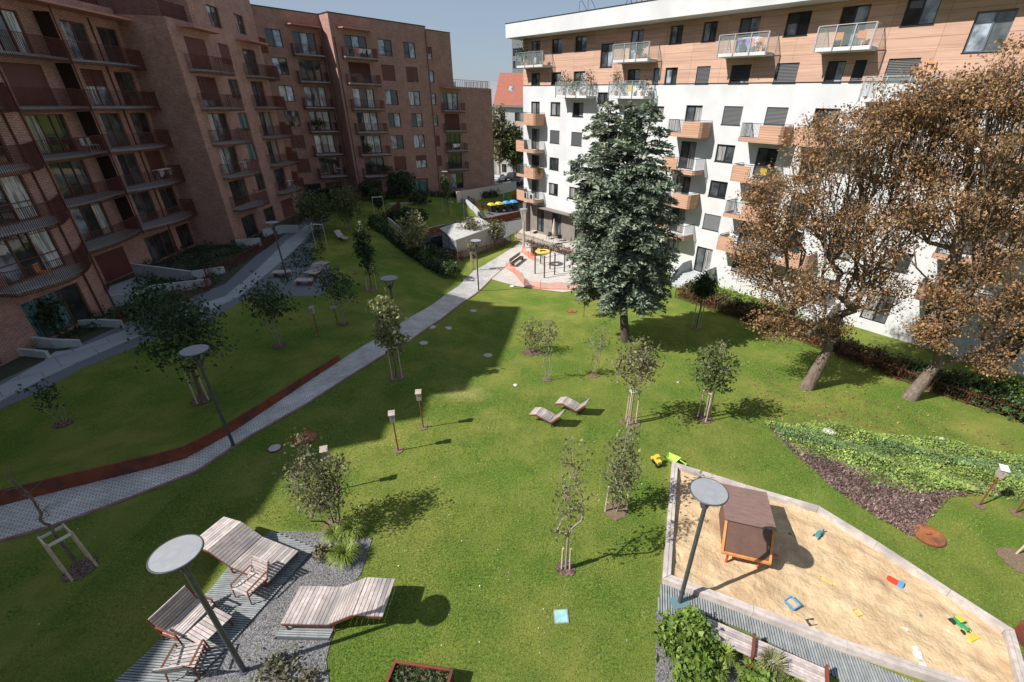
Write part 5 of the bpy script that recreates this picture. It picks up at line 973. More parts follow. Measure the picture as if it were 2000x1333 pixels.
# ------------------------------------------------------------------ lawn covers
def disc(px,py,r,m,label,rim=True,h=.05,name='manhole_cover'):
    b=G(px,py); o=empty(name,tuple(b),0,label,'manhole cover'); MB().disc((0,0),r,-.05,h,40).build('rim',M['rust' if rim else 'cover'],o); MB().disc((0,0),r-.04,h,h+.012,40).build('lid',M[m],o)
    if m=='rustc': MB().box(-.09,.09,-.02,.02,h+.012,h+.04).build('handle',M['rust'],o)
disc(597,856,.5,'rustc','large rusty round cover at the shadow edge in the middle lawn'); disc(1813,1047,.52,'rustc','large orange rusty round cover below the ivy bed'); disc(1117,609,.42,'rustc','small rusty round cover left of the spruce'); disc(537,877,.27,'cover','pale round cover with a dark rim beside the large rusty one')
for px,py,lb in ((924,608,'topmost pale round cover below the path lamp'),(843,640,'left one of two neighbouring pale covers near the path'),(875,642,'right one of two neighbouring pale covers near the path'),(827,671,'pale round cover just below the neighbouring pair'),(953,695,'lowest pale round cover, at the tip of the shaded lawn')): disc(px,py,.27,'cover',lb,rim=False,h=.035)
disc(1000,560,.22,'white','white round cover at the edge of the playground',rim=False); disc(678,466,.2,'white','white round cover near the lone white lounger',rim=False)
for px,py,r,lb in ((1007,753,.13,'whitish stone lying alone in the sunny lawn'),(1618,845,.33,'pale flat stone at the upper edge of the ivy bed'),(1840,858,.13,'small white stone beyond the ivy bed'),(1324,747,.07,'tiny white pebble right of the airy staked sapling')):
    b=G(px,py); mb=MB(); mb.lathe([(0,.28*r*2),(r*.55,.5*r),(r*.95,.25*r),(r,0)],n=9); o=mb.build('stone',M['rock'],None,tuple(b),random.random()); 
    for v in o.data.vertices: v.co.x*=1+.2*math.sin(v.co.y*20); 
    tag(o,lb,'stone')
b=G(1096,1205); o=empty('access_hatch',tuple(b),.1,'square bluish glass block hatch in the lower middle lawn','hatch'); MB().box(-.21,.21,-.21,.21,-.03,.03).build('frame',M['steel'],o); MB().box(-.18,.18,-.18,.18,.03,.04).build('panel',mat('hatch',(.2,.42,.42),(.35,.58,.55),scale=9,rough=.4),o)
b=G(908,547); tag(MB().box(-.75,.75,-.45,.45,-.05,.03).build('ground_plate',M['pave'],None,tuple(b),.6),'pale rectangular slab in the lawn strip left of the path lamp','hatch')
# ------------------------------------------------------------------ slatted loungers
def lounger(name,origin,rz,Lg,Wd,prof,label,group=None,pitch=.115,sw=.1,cat='sun lounger',legs=True,frame='rust'):
    """profile in the local x-z plane, slats across y"""
    o=empty(name,tuple(origin),rz,label,cat,group); mb=MB(); d=[0]
    for i in range(len(prof)-1): d.append(d[-1]+math.dist(prof[i],prof[i+1]))
    x=0
    while x<d[-1]-sw*.5:
        i=max(j for j in range(len(d)-1) if d[j]<=x+sw/2); t=(x-d[i])/(d[i+1]-d[i]); a=np.array(prof[i]);b_=np.array(prof[i+1]); u=(b_-a)/np.linalg.norm(b_-a); p=a+(b_-a)*t; q=p+u*sw; n_=np.array([-u[1],u[0]])*.02
        c=[(p-n_),(q-n_),(q+n_),(p+n_)]; mb.add([(r[0],-Wd/2,r[1]) for r in c]+[(r[0],Wd/2,r[1]) for r in c],[(0,1,2,3),(7,6,5,4),(0,4,5,1),(1,5,6,2),(2,6,7,3),(3,7,4,0)]); x+=pitch
    mb.build('slats',M['slat'],o)
    for sy in (-1,1):
        f=MB(); y=sy*(Wd/2-.008)
        for i in range(len(prof)-1): f.bar((prof[i][0],y,prof[i][1]-.06),(prof[i+1][0],y,prof[i+1][1]-.06),.03,.08)
        f.build('side_rail',M[frame],o)
        if legs:
            for (lx,lz) in legs: 
                MB().bar((lx,y,lz-.05),(lx,y,0),.05,.03).build('leg',M[frame],o)
    return o
def between(A,B): A=np.array(A[:2]);B=np.array(B[:2]); d=B-A; return math.atan2(d[1],d[0]),float(np.hypot(*d))
# L2: two-seat wave lounger on the gravel (low on the left, high on the right)
A=(gz(569,1181,.35)); B_=gz(757,1165,.78); a,Lg=between(A,B_)
lounger('wave_lounger',(A[0],A[1],0),a,Lg,1.12,[(0,.36),(.45*Lg,.33),(.72*Lg,.8),(Lg,.74)],'wide wavy wooden lounger on the gravel, right one of the two',legs=[(.12,.35),(.5*Lg,.38)])
A=(gz(515,235*.3+0,.8)) ; A=gz(405,1036,.78); B_=gz(553,1106,.36); a,Lg=between(A,B_)
lounger('wave_lounger',(A[0],A[1],0),a,Lg,1.15,[(0,.78),(.27*Lg,.84),(.52*Lg,.42),(Lg,.36)],'wide wavy wooden lounger, left one, foot on the slatted deck',legs=[(.5*Lg,.45),(Lg-.12,.36)])
# two small loungers in the sunny lawn
for (p0,p1,lb) in (((1040,806),(1092,806),'small wooden lounger on the sunny lawn, front left one of the pair'),((1090,785),(1140,775),'small wooden lounger on the sunny lawn, rear right one of the pair')):
    A=G(*p0,.3);B_=G(*p1,.3); a,Lg=between(A,B_); Lg=1.62; z=T(A[0],A[1]); lounger('lawn_lounger',(A[0],A[1],z),-.42,Lg,.62,[(0,.38),(.35,.52),(.62*Lg,.34),(.66*Lg,.3),(.72*Lg,.34),(.98*Lg,.82)],lb,'small loungers on the sunny lawn',legs=[(.72*Lg,.3)],pitch=.1,sw=.085)
# white-looking loungers in the shade
b=G(668,468); lounger('lawn_lounger',tuple(b),-.7,2.,.65,[(-.9,.85),(-.1,.2),(.2,.32),(1.,.28)],'lone pale lounger on the far shaded lawn',legs=[(.8,.28),(-.3,.4)],pitch=.1,sw=.09)
b=G(614,538); lounger('wave_lounger',tuple(b),1.35,2.2,1.1,[(-.6,.35),(.1,.32),(.7,.75),(1.5,.72)],'wide pale lounger in the shade beside the footpath gravel',legs=[(-.4,.35),(.9,.7)])
# ------------------------------------------------------------------ armchairs, love seat, table near the lamp
def seat(name,b,rz,Wd,label,cat='garden chair',n_=7,frame='rust'):
    """faces local -y ; back at +y"""
    o=empty(name,tuple(b),rz,label,cat); mb=MB()
    for k in range(n_): y=-.3+.56*k/(n_-1); mb.box(-Wd/2,Wd/2,y-.033,y+.033,.38+.05*(1-k/(n_-1)),.405+.05*(1-k/(n_-1)))
    mb.build('seat',M['slat'],o); mb=MB()
    for k in range(6): t=k/5; y=.33+.16*t; z=.46+.42*t; mb.box(-Wd/2,Wd/2,y-.012,y+.012,z-.036,z+.036)
    mb.build('backrest',M['slat'],o)
    for s in (-1,1):
        x=s*(Wd/2+.015); f=MB(); f.bar((x,-.34,0),(x,-.3,.6),.035,.02); f.bar((x,-.3,.6),(x,.36,.64),.05,.02); f.bar((x,.38,0),(x,.3,.4),.035,.02); f.bar((x,.3,.4),(x,.52,.9),.035,.02); f.bar((x,-.32,.37),(x,.32,.36),.03,.03); f.build('arm_frame',M[frame],o)
    return o
def seat_px(name,pf,pb,Wd,label,**k):
    F_=gz(*pf,.4);Bk=gz(*pb,.8); d=Bk[:2]-F_[:2]; c=(F_[:2]+Bk[:2])/2; seat(name,(c[0],c[1],.03),math.atan2(d[1],d[0])-math.pi/2,Wd,label,**k)
seat_px('garden_armchair',(470,1160),(500,1107),.6,'slatted armchair with rusty arms in front of the left wavy lounger')
seat_px('garden_armchair',(378,1258),(337,1300),.62,'slatted armchair at the bottom edge with its back towards the viewer')
seat_px('garden_loveseat',(385,1215),(341,1186),1.0,'two seat slatted bench with rusty frame at the left side of the table',cat='garden bench')
c=gz(408,1224,.42); o=empty('garden_table',(c[0],c[1],.03),between(gz(380,1215,.42),gz(407,1191,.42))[0],'low slatted square table between the armchairs beside the near lamp','table'); mb=MB()
for k in range(9): mb.box(-.42+k*.095,-.42+k*.095+.08,-.33,.33,.40,.425)
mb.build('table_top',M['slat'],o)
for x in (-.36,.36):
    for y in (-.27,.27): MB().box(x-.02,x+.02,y-.02,y+.02,0,.4).build('leg',M['rust'],o)
# decks
slatdeck('slatted_deck',ll([(529,1040),(616,1074),(445,1268),(379,1336),(330,1400),(150,1400),(277,1290),(415,1152),(445,1113)]),R(-2),.062,.038,.08,'long grey slatted deck under the armchairs and left lounger')
slatdeck('slatted_deck',ll([(559,1214),(658,1219),(643,1252),(538,1250)]),R(0),.062,.038,.08,'small grey slatted deck square in front of the right wavy lounger')
slatdeck('slatted_deck',ll([(1293,1140),(1430,1192),(1560,1243),(1700,1298),(1850,1360),(2000,1440),(1700,1440),(1640,1330),(1612,1310),(1460,1235),(1340,1187),(1330,1212),(1283,1196)]),R(80),.075,.048,.05,'grey slatted deck between the sandpit and the long bench')
b=G(1327,1180); tag(MB().box(-.28,.28,-.16,.2,.055,.06).build('base_plate',mat('plate',(.12,.2,.22),rough=.4),None,(b[0],b[1],0),.2),'blue grey metal plate under the lamp by the sandpit','plate')
# shaded benches far left
for px,py,rz,lb in ((597,556,.1,'pale rectangular block seat in the shaded gravel by the lounger'),(552,540,.2,'small pale block seat left of the shaded lamp')):
    b=G(px,py); o=empty('block_seat',tuple(b),rz,lb,'bench'); MB().box(-.65,.65,-.35,.35,.34,.42).build('seat',M['slat'],o); 
    for x in (-.5,.5): MB().box(x-.05,x+.05,-.3,.3,0,.34).build('leg',M['rust'],o)
# ------------------------------------------------------------------ long bench by the sandpit
A=gz(1345,1192,.42);Mid=gz(1467,1240,.42); E_=gz(1612,1308,.42)
a,Lt=between(A,E_)
o=empty('long_bench',(A[0],A[1],.03),a,'long slatted wooden bench with rusty steel dividers beside the sandpit deck','bench'); Lh=Lt/2
for k in range(2):
    x0=k*Lh+.05;x1=(k+1)*Lh-.03
    mb=MB()
    for j in range(7): mb.box(x0,x1,-.56+j*.082,-.56+j*.082+.065,.39+(.0 if j else .0),.425)
    mb.build('seat',M['slat'],o); mb=MB()
    for j in range(0): pass
    m2=MB(); m2.box(x0,x1,-.5,-.04,.33,.385); m2.build('under_frame',M['rust'],o)
for k in range(3): MB().box(k*Lh-.03,k*Lh+.03,-.6,.04,0,.56).build('divider',M['rust'],o)
MB().box(Lh-.09,Lh+.09,-.86,-.66,0,.3).build('stub',M['rust'],o)
# ------------------------------------------------------------------ sandpit
out=[gz(1311,911)[:2],gz(1455,957)[:2],gz(1595,998)[:2],gz(1710,1069)[:2],gz(1850,1162)[:2],gz(1972,1241)[:2],gz(2015,1395)[:2],gz(1850,1345)[:2],gz(1650,1278)[:2],gz(1467,1207)[:2],gz(1292,1141)[:2]]
out=[np.array(q) for q in out]; cen=sum(out)/len(out)
def inset(poly,d):
    n_=len(poly); r=[]; ar=sum(poly[i][0]*poly[(i+1)%n_][1]-poly[(i+1)%n_][0]*poly[i][1] for i in range(n_)); sg=1 if ar>0 else -1
    for i in range(n_):
        p0,p1,p2=poly[i-1],poly[i],poly[(i+1)%n_]; e1=(p1-p0)/np.hypot(*(p1-p0)); e2=(p2-p1)/np.hypot(*(p2-p1)); n1_=np.array([-e1[1],e1[0]])*sg; n2_=np.array([-e2[1],e2[0]])*sg; b_=(n1_+n2_); b_/=b_@n1_; r.append(p1+b_*d)
    return r
inn=inset(out,.25); mid=inset(out,.135)
patch('sand',[tuple(q) for q in inset(out,.2)],M['sand'],off=.085,step=.1,zf=0.)
so_=bpy.data.objects['sand']; me=so_.data
for v in me.vertices:
    x,y=v.co.x,v.co.y; v.co.z+=.025*math.sin(x*2.1+1.3*math.sin(y*1.7))+.02*math.sin(y*4.3+x*3.1)+.013*math.sin(x*9.1+y*4.)*math.sin(y*8.3)
co_=np.array([v.co[:] for v in me.vertices]); dz=np.zeros(len(co_)); inner=inpoly([tuple(q) for q in inset(out,.45)],co_[:,:2])
for _ in range(420):
    c=co_[rng.integers(0,len(co_))]; r=.09+.09*rng.random(); d2=((co_[:,:2]-c[:2])**2).sum(1); s=rng.choice([-1,-1,1])*(.015+.022*rng.random()); dz+=s*np.exp(-d2/(r*r))
for i,v in enumerate(me.vertices):
    if inner[i]: v.co.z+=max(-.05,min(.08,dz[i]))
me.polygons.foreach_set('use_smooth',[True]*len(me.polygons)); me.update()
o=empty('sandpit_frame',(0,0,0),0,'long irregular sandpit border of weathered double timber planks','sandpit'); n_=len(out)
for i in range(n_):
    j=(i+1)%n_
    for (pa,pb,z) in ((out[i],out[j],0),(mid[i],mid[j],1)):
        ra,rb=(mid[i],mid[j]) if z==0 else (inn[i],inn[j]); g=.012
        e=(pb-pa)/np.hypot(*(pb-pa)); nrm=(ra-pa); nn=np.array([-e[1],e[0]]); nn*= np.sign(nn@nrm)
        P=[pa+e*.004,pb-e*.004,rb-e*.004-nn*g,ra+e*.004-nn*g]
        MB().prism([tuple(q) for q in P],-.1,.27).build('plank',M['sandframe'],o)
# ------------------------------------------------------------------ playhouse
pz0=gz(1416,1092)[:2]; pz1=gz(1474,1111)[:2]
e=np.array(gz(1516,1022,1.5)[:2])-np.array(gz(1420,1015,1.5)[:2]); ang=math.atan2(e[1],e[0])-.2
cxy=np.array(gz(1465,1022,1.5)[:2])
o=empty('playhouse',(cxy[0],cxy[1],0.04),ang,'small dark brown roofed wooden playhouse with red legs standing in the sandpit','playhouse')
# local: x along ridge, +y away from viewer. ridge z 1.5; near slope down to y=-.75,z=.78; far slope to y=+1.25? 
RX=.78
def slope(y0,z0,y1,z1,x0,x1,t): 
    m=MB(); m.add([(x0,y0,z0),(x1,y0,z0),(x1,y1,z1),(x0,y1,z1),(x0,y0,z0+t),(x1,y0,z0+t),(x1,y1,z1+t),(x0,y1,z1+t)],[(0,3,2,1),(4,5,6,7),(0,1,5,4),(1,2,6,5),(2,3,7,6),(3,0,4,7)]); return m
slope(-.1,1.46,1.85,1.2,-RX,RX,.03).build('upper_roof',M['brownroof'],o)
nr=slope(-.62,.62,0.0,1.42,-RX+.1,RX-.1,.03).build('lower_panel',M['brownpan'],o)
for x in (-RX+.06,RX-.06): MB().bar((x,-.66,.6),(x,.02,1.45),.07,.09).build('frame_post',M['orangew'],o)
MB().bar((-RX+.03,-.66,.6),(RX-.03,-.66,.6),.07,.08).build('frame_rail',M['orangew'],o)
m=MB(); m.add([(-RX+.08,-.45,.5),(-RX+.08,1.25,.3),(-RX+.08,1.25,1.1),(-RX+.08,0,1.42),(-RX+.08,-.45,.8)],[(0,1,2,3,4)]); m.add([(-RX+.11,-.45,.5),(-RX+.11,1.25,.3),(-RX+.11,1.25,1.1),(-RX+.11,0,1.42),(-RX+.11,-.45,.8)],[(4,3,2,1,0)]); m.build('side_wall',M['brownpan'],o)
MB().box(-RX+.1,RX-.1,1.2,1.25,.3,1.08).build('back_wall',M['brownpan'],o); MB().box(-RX+.12,RX-.12,-.35,1.2,.3,.35).build('floor',M['orangew'],o)
for x,y in ((-RX+.3,-.5),(RX-.28,-.5),(-RX+.2,1.1),(RX-.2,1.1)): MB().tube((x,y,-.05),(x,y,.45 if y<0 else .35),.04,n=10).build('leg',M['redplay'],o)
MB().bar((RX-.12,-.05,.34),(RX+.35,-.05,.34),.06,.05).build('step',M['redplay'],o)
# ------------------------------------------------------------------ toys
def toy(name,px,py,rz,label,parts,cat='toy',z=.05,s=1.):
    b=gz(px,py,z); o=empty(name,(b[0],b[1],z),rz,label,cat); o.scale=(s,s,s)
    for nm,mb,m_ in parts: mb.build(nm,M[m_],o)
    return o
def wheel(x,y,r,w_,n=12): 
    m=MB(); m.tube((x,y-w_/2,r),(x,y+w_/2,r),r,n=n); return m
zt=.28
b=G(1284,908); zg=T(b[0],b[1])
o=toy('toy_truck',1283,906,1.9,'yellow toy digger with black wheels on the grass above the sandpit corner',[('body',MB().box(-.16,.14,-.08,.08,.1,.2).box(-.02,.12,-.07,.07,.2,.31),'yellow'),('bucket',MB().prism([(.16,-.09),(.27,-.1),(.27,.1),(.16,.09)],.03,.12),'yellow')]+[('wheel',wheel(x,y,.06,.05),'black') for x in (-.12,.1) for y in (-.1,.1)],s=1.25)
toy('toy_wheelbarrow',1313,902,-.75,'lime green toy wheelbarrow on the grass at the sandpit corner',[('tray',MB().add([(-.2,-.09,.08),(.16,-.14,.08),(.16,.14,.08),(-.2,.09,.08),(-.26,-.14,.22),(.22,-.2,.22),(.22,.2,.22),(-.26,.14,.22)],[(0,3,2,1),(0,1,5,4),(1,2,6,5),(2,3,7,6),(3,0,4,7)]),'lime'),('handle',MB().bar((.2,-.12,.16),(.52,-.1,.14),.03,.03).bar((.2,.12,.16),(.52,.1,.14),.03,.03).bar((.52,-.12,.14),(.52,.12,.14),.03,.03),'lime'),('wheel',wheel(-.28,0,.07,.05),'black')],s=1.1)
toy('toy_tractor',1872,1225,-1.25,'green and yellow toy tractor with front loader in the sand',[('body',MB().box(-.2,.2,-.06,.06,.09,.17).box(-.16,.0,-.07,.07,.17,.27),'green'),('loader',MB().bar((.1,-.08,.14),(.34,-.08,.08),.02,.03).bar((.1,.08,.14),(.34,.08,.08),.02,.03).box(.33,.42,-.16,.16,.02,.12),'yellow'),('roof',MB().box(-.17,.02,-.08,.08,.27,.29),'yellow')]+[('wheel',wheel(-.14,y,.09,.05,14),'black') for y in (-.12,.12)]+[('wheel',wheel(.16,y,.065,.05,14),'black') for y in (-.11,.11)],s=1.05)
toy('toy_shovel',1618,1139,-.75,'long yellow toy shovel in the sand',[('handle',MB().tube((-.25,0,.03),(.1,0,.03),.02,n=8).tube((-.27,-.06,.03),(-.27,.06,.03),.018,n=8),'yellow'),('blade',MB().add([(.08,-.06,.03),(.3,-.075,.01),(.34,0,.0),(.3,.075,.01),(.08,.06,.03),(.1,0,.0)],[(0,1,2,5),(5,2,3,4)]),'yellow')])
toy('toy_boat',1748,1139,-.75,'red and blue toy tipper lying in the sand below the far border',[('hull',MB().prism([(-.24,-.04),(-.18,-.08),(.06,-.08),(.06,.08),(-.18,.08),(-.24,.04)],0,.1),'red'),('cab',MB().box(.06,.2,-.08,.08,0,.14),'blue')])
toy('toy_bucket',1545,1184,.5,'square teal rimmed toy bucket full of sand',[('tub',MB().add([(-.12,-.12,0),(.12,-.12,0),(.12,.12,0),(-.12,.12,0),(-.16,-.16,.16),(.16,-.16,.16),(.16,.16,.16),(-.16,.16,.16)],[(0,1,5,4),(1,2,6,5),(2,3,7,6),(3,0,4,7)]),'teal'),('rim',MB().bar((-.16,-.16,.16),(.16,-.16,.16),.03,.03).bar((.16,-.16,.16),(.16,.16,.16),.03,.03).bar((.16,.16,.16),(-.16,.16,.16),.03,.03).bar((-.16,.16,.16),(-.16,-.16,.16),.03,.03),'blue'),('sand_fill',MB().box(-.14,.14,-.14,.14,.1,.13),'sand')])
toy('toy_tray',1584,1217,.2,'flat dark grey toy tray near the sandpit border',[('tray',MB().box(-.13,.13,-.09,.09,0,.03),'lamp'),('rim',MB().bar((-.13,-.09,.04),(.13,-.09,.04),.02,.02).bar((-.13,.09,.04),(.13,.09,.04),.02,.02),'lamp')])
toy('toy_mould',1673,1201,.3,'small yellow sand mould in the middle of the sandpit',[('cup',MB().add([(-.07,-.07,0),(.07,-.07,0),(.07,.07,0),(-.07,.07,0),(-.1,-.1,.12),(.1,-.1,.12),(.1,.1,.12),(-.1,.1,.12)],[(0,3,2,1),(0,1,5,4),(1,2,6,5),(2,3,7,6),(3,0,4,7)]),'yellow'),('grip',MB().box(.1,.15,-.02,.02,.06,.1),'yellow')])
toy('toy_digger',1597,1049,.6,'teal toy digger beside the playhouse shadow',[('body',MB().box(-.12,.1,-.07,.07,.07,.17).box(-.05,.06,-.05,.05,.17,.25),'teal'),('arm',MB().bar((.08,0,.18),(.22,0,.24),.03,.03).bar((.22,0,.24),(.28,0,.08),.03,.03),'teal')]+[('wheel',wheel(x,y,.05,.04),'black') for x in (-.09,.08) for y in (-.08,.08)],s=1.1)
toy('toy_horse',1800,1288,.6,'white and pinkish toy heap near the lower sandpit border',[('bag',MB().lathe([(0,.13),(.07,.12),(.12,.06),(.13,0)],n=10,c=(.0,.1,0)),'cloth'),('net',MB().lathe([(0,.08),(.08,.07),(.11,0)],n=9,c=(-.2,-.1,0)),'white'),('ball',MB().lathe([(0,.1),(.05,.09),(.08,.04),(.07,0)],n=9,c=(.14,.22,0)),'cloth')])
for px,py,m_,lb in ((1797,1204,'teal','small pale blue sand mould left of the toy tractor'),(1770,1231,'white','white toy scoop lower left of the tractor'),(1673,1260,'pink','pink toy rake near the sandpit border'),(1625,1073,'pink','little red and white toy figure below the teal digger')):
    toy('sand_toy',px,py,random.random()*3,lb,[('body',MB().lathe([(0,.06),(.035,.06),(.05,0)],n=8),m_),('handle',MB().bar((.04,0,.03),(.14,.02,.02),.018,.018),m_)])
# ------------------------------------------------------------------ planter boxes
def planter(p1,p2,dep,label,ht=.45):
    A=gz(*p1,ht);B_=gz(*p2,ht); a,Lg=between(A,B_); o=empty('planter_box',(A[0],A[1],0),a,label,'planter'); mb=MB(); t=.03
    mb.box(0,Lg,-t,0,-.1,ht);mb.box(0,Lg,-dep,-dep+t,-.1,ht);mb.box(0,t,-dep+t,-t,-.1,ht);mb.box(Lg-t,Lg,-dep+t,-t,-.1,ht); mb.box(-.02,Lg+.02,-t-.01,.02,ht,ht+.02); mb.box(-.02,.05,-dep,-t-.01,ht,ht+.02); mb.box(Lg-.05,Lg+.02,-dep,-t-.01,ht,ht+.02); mb.build('box',M['rust'],o)
    MB().box(t,Lg-t,-dep+t,-t,0,ht-.1).build('soil',M['soil'],o); P=np.column_stack([rng.uniform(.05,Lg-.05,900),rng.uniform(-dep+.05,-.05,900),ht-.1+rng.random(900)*.1]); leafmesh('grass',P,.05,M['lf_hedge'],o)
    return o
planter((771,1292),(884,1309),.62,'rusty steel planter box with dark grass at the bottom edge of the lawn'); planter((1993,1215),(2060,1230),1.,'rusty planter corner at the right edge beyond the sandpit')
# ------------------------------------------------------------------ picket fences of rusty steel
def fence(pts,label,ht=.95,pitch=.13,bev=.0,wob=.0,th=.028,postm='rustbar',every=14,group=None,top=True):
    o=empty('picket_fence',tuple(pts[0]),0,label,'fence',group); p0=np.array(pts[0]); mb=MB(); rb=[MB(),MB()]; k=0
    for i in range(len(pts)-1):
        L_=np.hypot(*(pts[i+1]-pts[i])[:2]); n_=max(1,int(L_/pitch)); prev=None
        for j in range(n_+1):
            q=pts[i]+(pts[i+1]-pts[i])*j/n_; z=T(q[0],q[1]); c=(q[0]-p0[0],q[1]-p0[1],z-p0[2]); l=rng.normal()*wob
            mb.bar((c[0],c[1],c[2]+.05),(c[0]+l,c[1]+l*.5,c[2]+ht+rng.random()*.08),th,th*.6)
            if prev is not None and j%4==0 or j==n_:
                if prev is not None:
                    for zi,zz in enumerate((.15,ht-.12)): rb[zi].bar((prev[0],prev[1],prev[2]+zz),(c[0],c[1],c[2]+zz),.025,.04)
                prev=c
            if prev is None: prev=c
            if k%every==0: MB().box(c[0]-.03,c[0]+.03,c[1]-.03,c[1]+.03,c[2]-.1,c[2]+ht+.1).build('post',M[postm],o)
            k+=1
    mb.build('pickets',M[postm],o); [r_.build('rail',M[postm],o) for r_ in rb]; return o
fence(FP,'long rusty picket fence between the sunny lawn and the white building',ht=.85,wob=.012)
fence([G(905,512),G(850,492),G(822,478)],'short rusty fence in front of the white shed, upper part',ht=.95); fence([G(876,510),G(920,503),G(975,488),G(1005,470)],'rusty fence along the sunny lawn strip below the shed',ht=.95)
fence([G(1008,468),G(1040,478),G(1080,492),G(1118,505)],'dark picket fence between playground and cafe terrace',ht=1.)
fence([G(405,545),G(440,530),G(480,510),G(520,487),G(545,468)],'rusty picket fence between private gardens and footpath, nearest the dark block wall',ht=.9,wob=.02); fence([G(320,600),G(350,590),G(400,575),G(418,562)],'rusty fence hidden behind the large dark tree',ht=.9,wob=.02)
fence([G(560,455),G(585,440),G(602,428)],'short picket fence at the pale garden wall before the brick block end',ht=.9)
fence([G(240,632),G(275,618),G(330,605)],'rusty fence and gate near the white ribbed wall at the near brick bay',ht=1.); fence([G(757,432),G(783,410)],'rusty fence panel on top of the pale triangular wall',ht=1.2,pitch=.1)
fence([G(905,392),G(925,402),G(945,418)],'rusty railing going down beside the driveway stairs',ht=1.1); fence([G(945,412),G(968,408),G(990,400)],'rusty railing behind the rubbish bins',ht=1.1)
# ------------------------------------------------------------------ low walls
def lwall(pts,ht,label,th=.16,m='concrete',h2=None,name='garden_wall',cat='garden wall'):
    o=empty(name,tuple(pts[0]),0,label,cat); p0=np.array(pts[0]); mb=MB(); n_=len(pts)
    for i in range(n_-1):
        a=pts[i]-p0;b_=pts[i+1]-p0; ha=ht+((h2 or ht)-ht)*i/(n_-1); hb=ht+((h2 or ht)-ht)*(i+1)/(n_-1); d=(b_-a)[:2]/np.hypot(*(b_-a)[:2]); nn=np.array([-d[1],d[0]])*th/2
        q=[a[:2]-nn,b_[:2]-nn,b_[:2]+nn,a[:2]+nn]; z=[a[2],b_[2],b_[2],a[2]]; h_=[ha,hb,hb,ha]
        mb.add([(q[k][0],q[k][1],z[k]-.4) for k in range(4)]+[(q[k][0],q[k][1],z[k]+h_[k]) for k in range(4)],[(0,3,2,1),(4,5,6,7),(0,1,5,4),(1,2,6,5),(2,3,7,6),(3,0,4,7)])
    mb.build('wall',M[m],o); cp=MB()
    for i in range(n_-1):
        a=pts[i]-p0;b_=pts[i+1]-p0; ha=ht+((h2 or ht)-ht)*i/(n_-1); hb=ht+((h2 or ht)-ht)*(i+1)/(n_-1); cp.bar((a[0],a[1],a[2]+ha+.02),(b_[0],b_[1],b_[2]+hb+.02),th+.03,.04)
    cp.build('coping',M['concrete'],o); return o
lwall([G(268,543),G(330,546),G(380,548),G(440,533)],1.15,'long grey concrete panel wall in the private garden below the dark block wall',h2=.5); lwall([G(218,600),G(265,592),G(305,575),G(415,560)],.75,'pale low wall from the near brick bay to the rusty fence',h2=.6)
lwall([G(464,484),G(495,482),G(512,480)],.75,'short pale wall at the foot of the dark block corner'); lwall([G(515,464),G(555,455),G(585,455)],.8,'short pale wall before the ground floor windows of the brick block end'); lwall([G(60,678),G(110,680),G(160,676)],.7,'pale ramp cheek wall at the near left entrance',h2=.35); lwall([G(0,697),G(50,695),G(98,700)],.4,'lower pale ramp wall at the left photo edge'); lwall([G(160,640),G(200,638),G(242,640)],.45,'pale wall with dark ribs before the near brick bay')
lwall([G(345,622),G(390,600),G(432,585)],.1,'thin pale edging beside the footpath near the dark tree') if 0 else None
lwall([G(893,396),G(950,384),G(1008,372)],1.6,'long pale retaining wall above the bin store by the back building',m='beige'); lwall([G(895,392),G(910,400),G(928,415),G(940,430),G(948,438)],.8,'sloping grey stair wall going down to the driveway',th=.3)
lwall([G(760,440),G(778,455),G(785,462)],.9,'pale triangular retaining wall at the end of the clipped hedge',m='beige'); lwall([G(790,472),G(830,462),G(870,452)],.9,'rusty clad retaining wall behind the parked car and shed',m='rustc',name='retaining_wall',cat='retaining wall'); lwall([G(760,400),G(800,398),G(885,396)],.15,'thin pale kerb wall at the edge of the back garden')
lwall([G(1215,800),G(1216,801)],.0001,'x') if 0 else None
pr=ll([(88,703),(108,688),(158,683),(105,718)]); patch('ramp',pr,M['slab'],off=.03)
b_=ll([(205,590),(262,572),(300,545),(270,540),(215,560)]); patch('patio',b_,M['slab'],off=.03)
# ------------------------------------------------------------------ shed, bins, parasol, terrace furniture
p=[G(868,500),G(893,510),G(960,480)]; a=gz(868,500,-2.3);
z0=-2.35; A=gz(865,487,z0);B_=gz(894,512,z0);C_=gz(965,482,z0)
o=empty('garden_shed',(B_[0],B_[1],z0),0,'white box shed with a bright flat roof and panelled double door by the driveway','shed')
e1=(A-B_)[:2]; e2=(C_-B_)[:2]; l2=np.hypot(*e2); e2/=l2; l1=np.hypot(*e1); e1/=l1
def sq(u,v): return (e1[0]*u+e2[0]*v,e1[1]*u+e2[1]*v)
hs=2.35; MB().prism([sq(0,0),sq(l1,0),sq(l1,l2),sq(0,l2)],0,hs).build('walls',mat('shedw',(.36,.33,.31),(.42,.39,.37),scale=2,rough=.8),o); MB().prism([sq(-.15,-.2),sq(l1+.15,-.2),sq(l1+.15,l2+.2),sq(-.15,l2+.2)],hs,hs+.14).build('roof',mat('shedroof',(.36,.35,.33),(.5,.49,.47),scale=1.5,rough=.8),o)
for k in range(2):
    u0=.15+k*(l1-.3)/2; u1_=u0+(l1-.3)/2-.05; q=[sq(u0,-.02),sq(u1_,-.02),sq(u1_,-.001),sq(u0,-.001)]; dr=MB().prism(q,.1,2.15).build('door',mat('sheddoor',(.42,.5,.56),(.5,.57,.63),scale=2,rough=.5),o); mb=MB()
    for z in (.12,.8,1.5,2.12): mb.bar((*sq(u0,-.03),z),(*sq(u1_,-.03),z),.03,.05)
    for u in (u0,u1_): mb.bar((*sq(u,-.03),.1),(*sq(u,-.03),2.15),.05,.03)
    mb.build('frame',M['lamp'],dr)
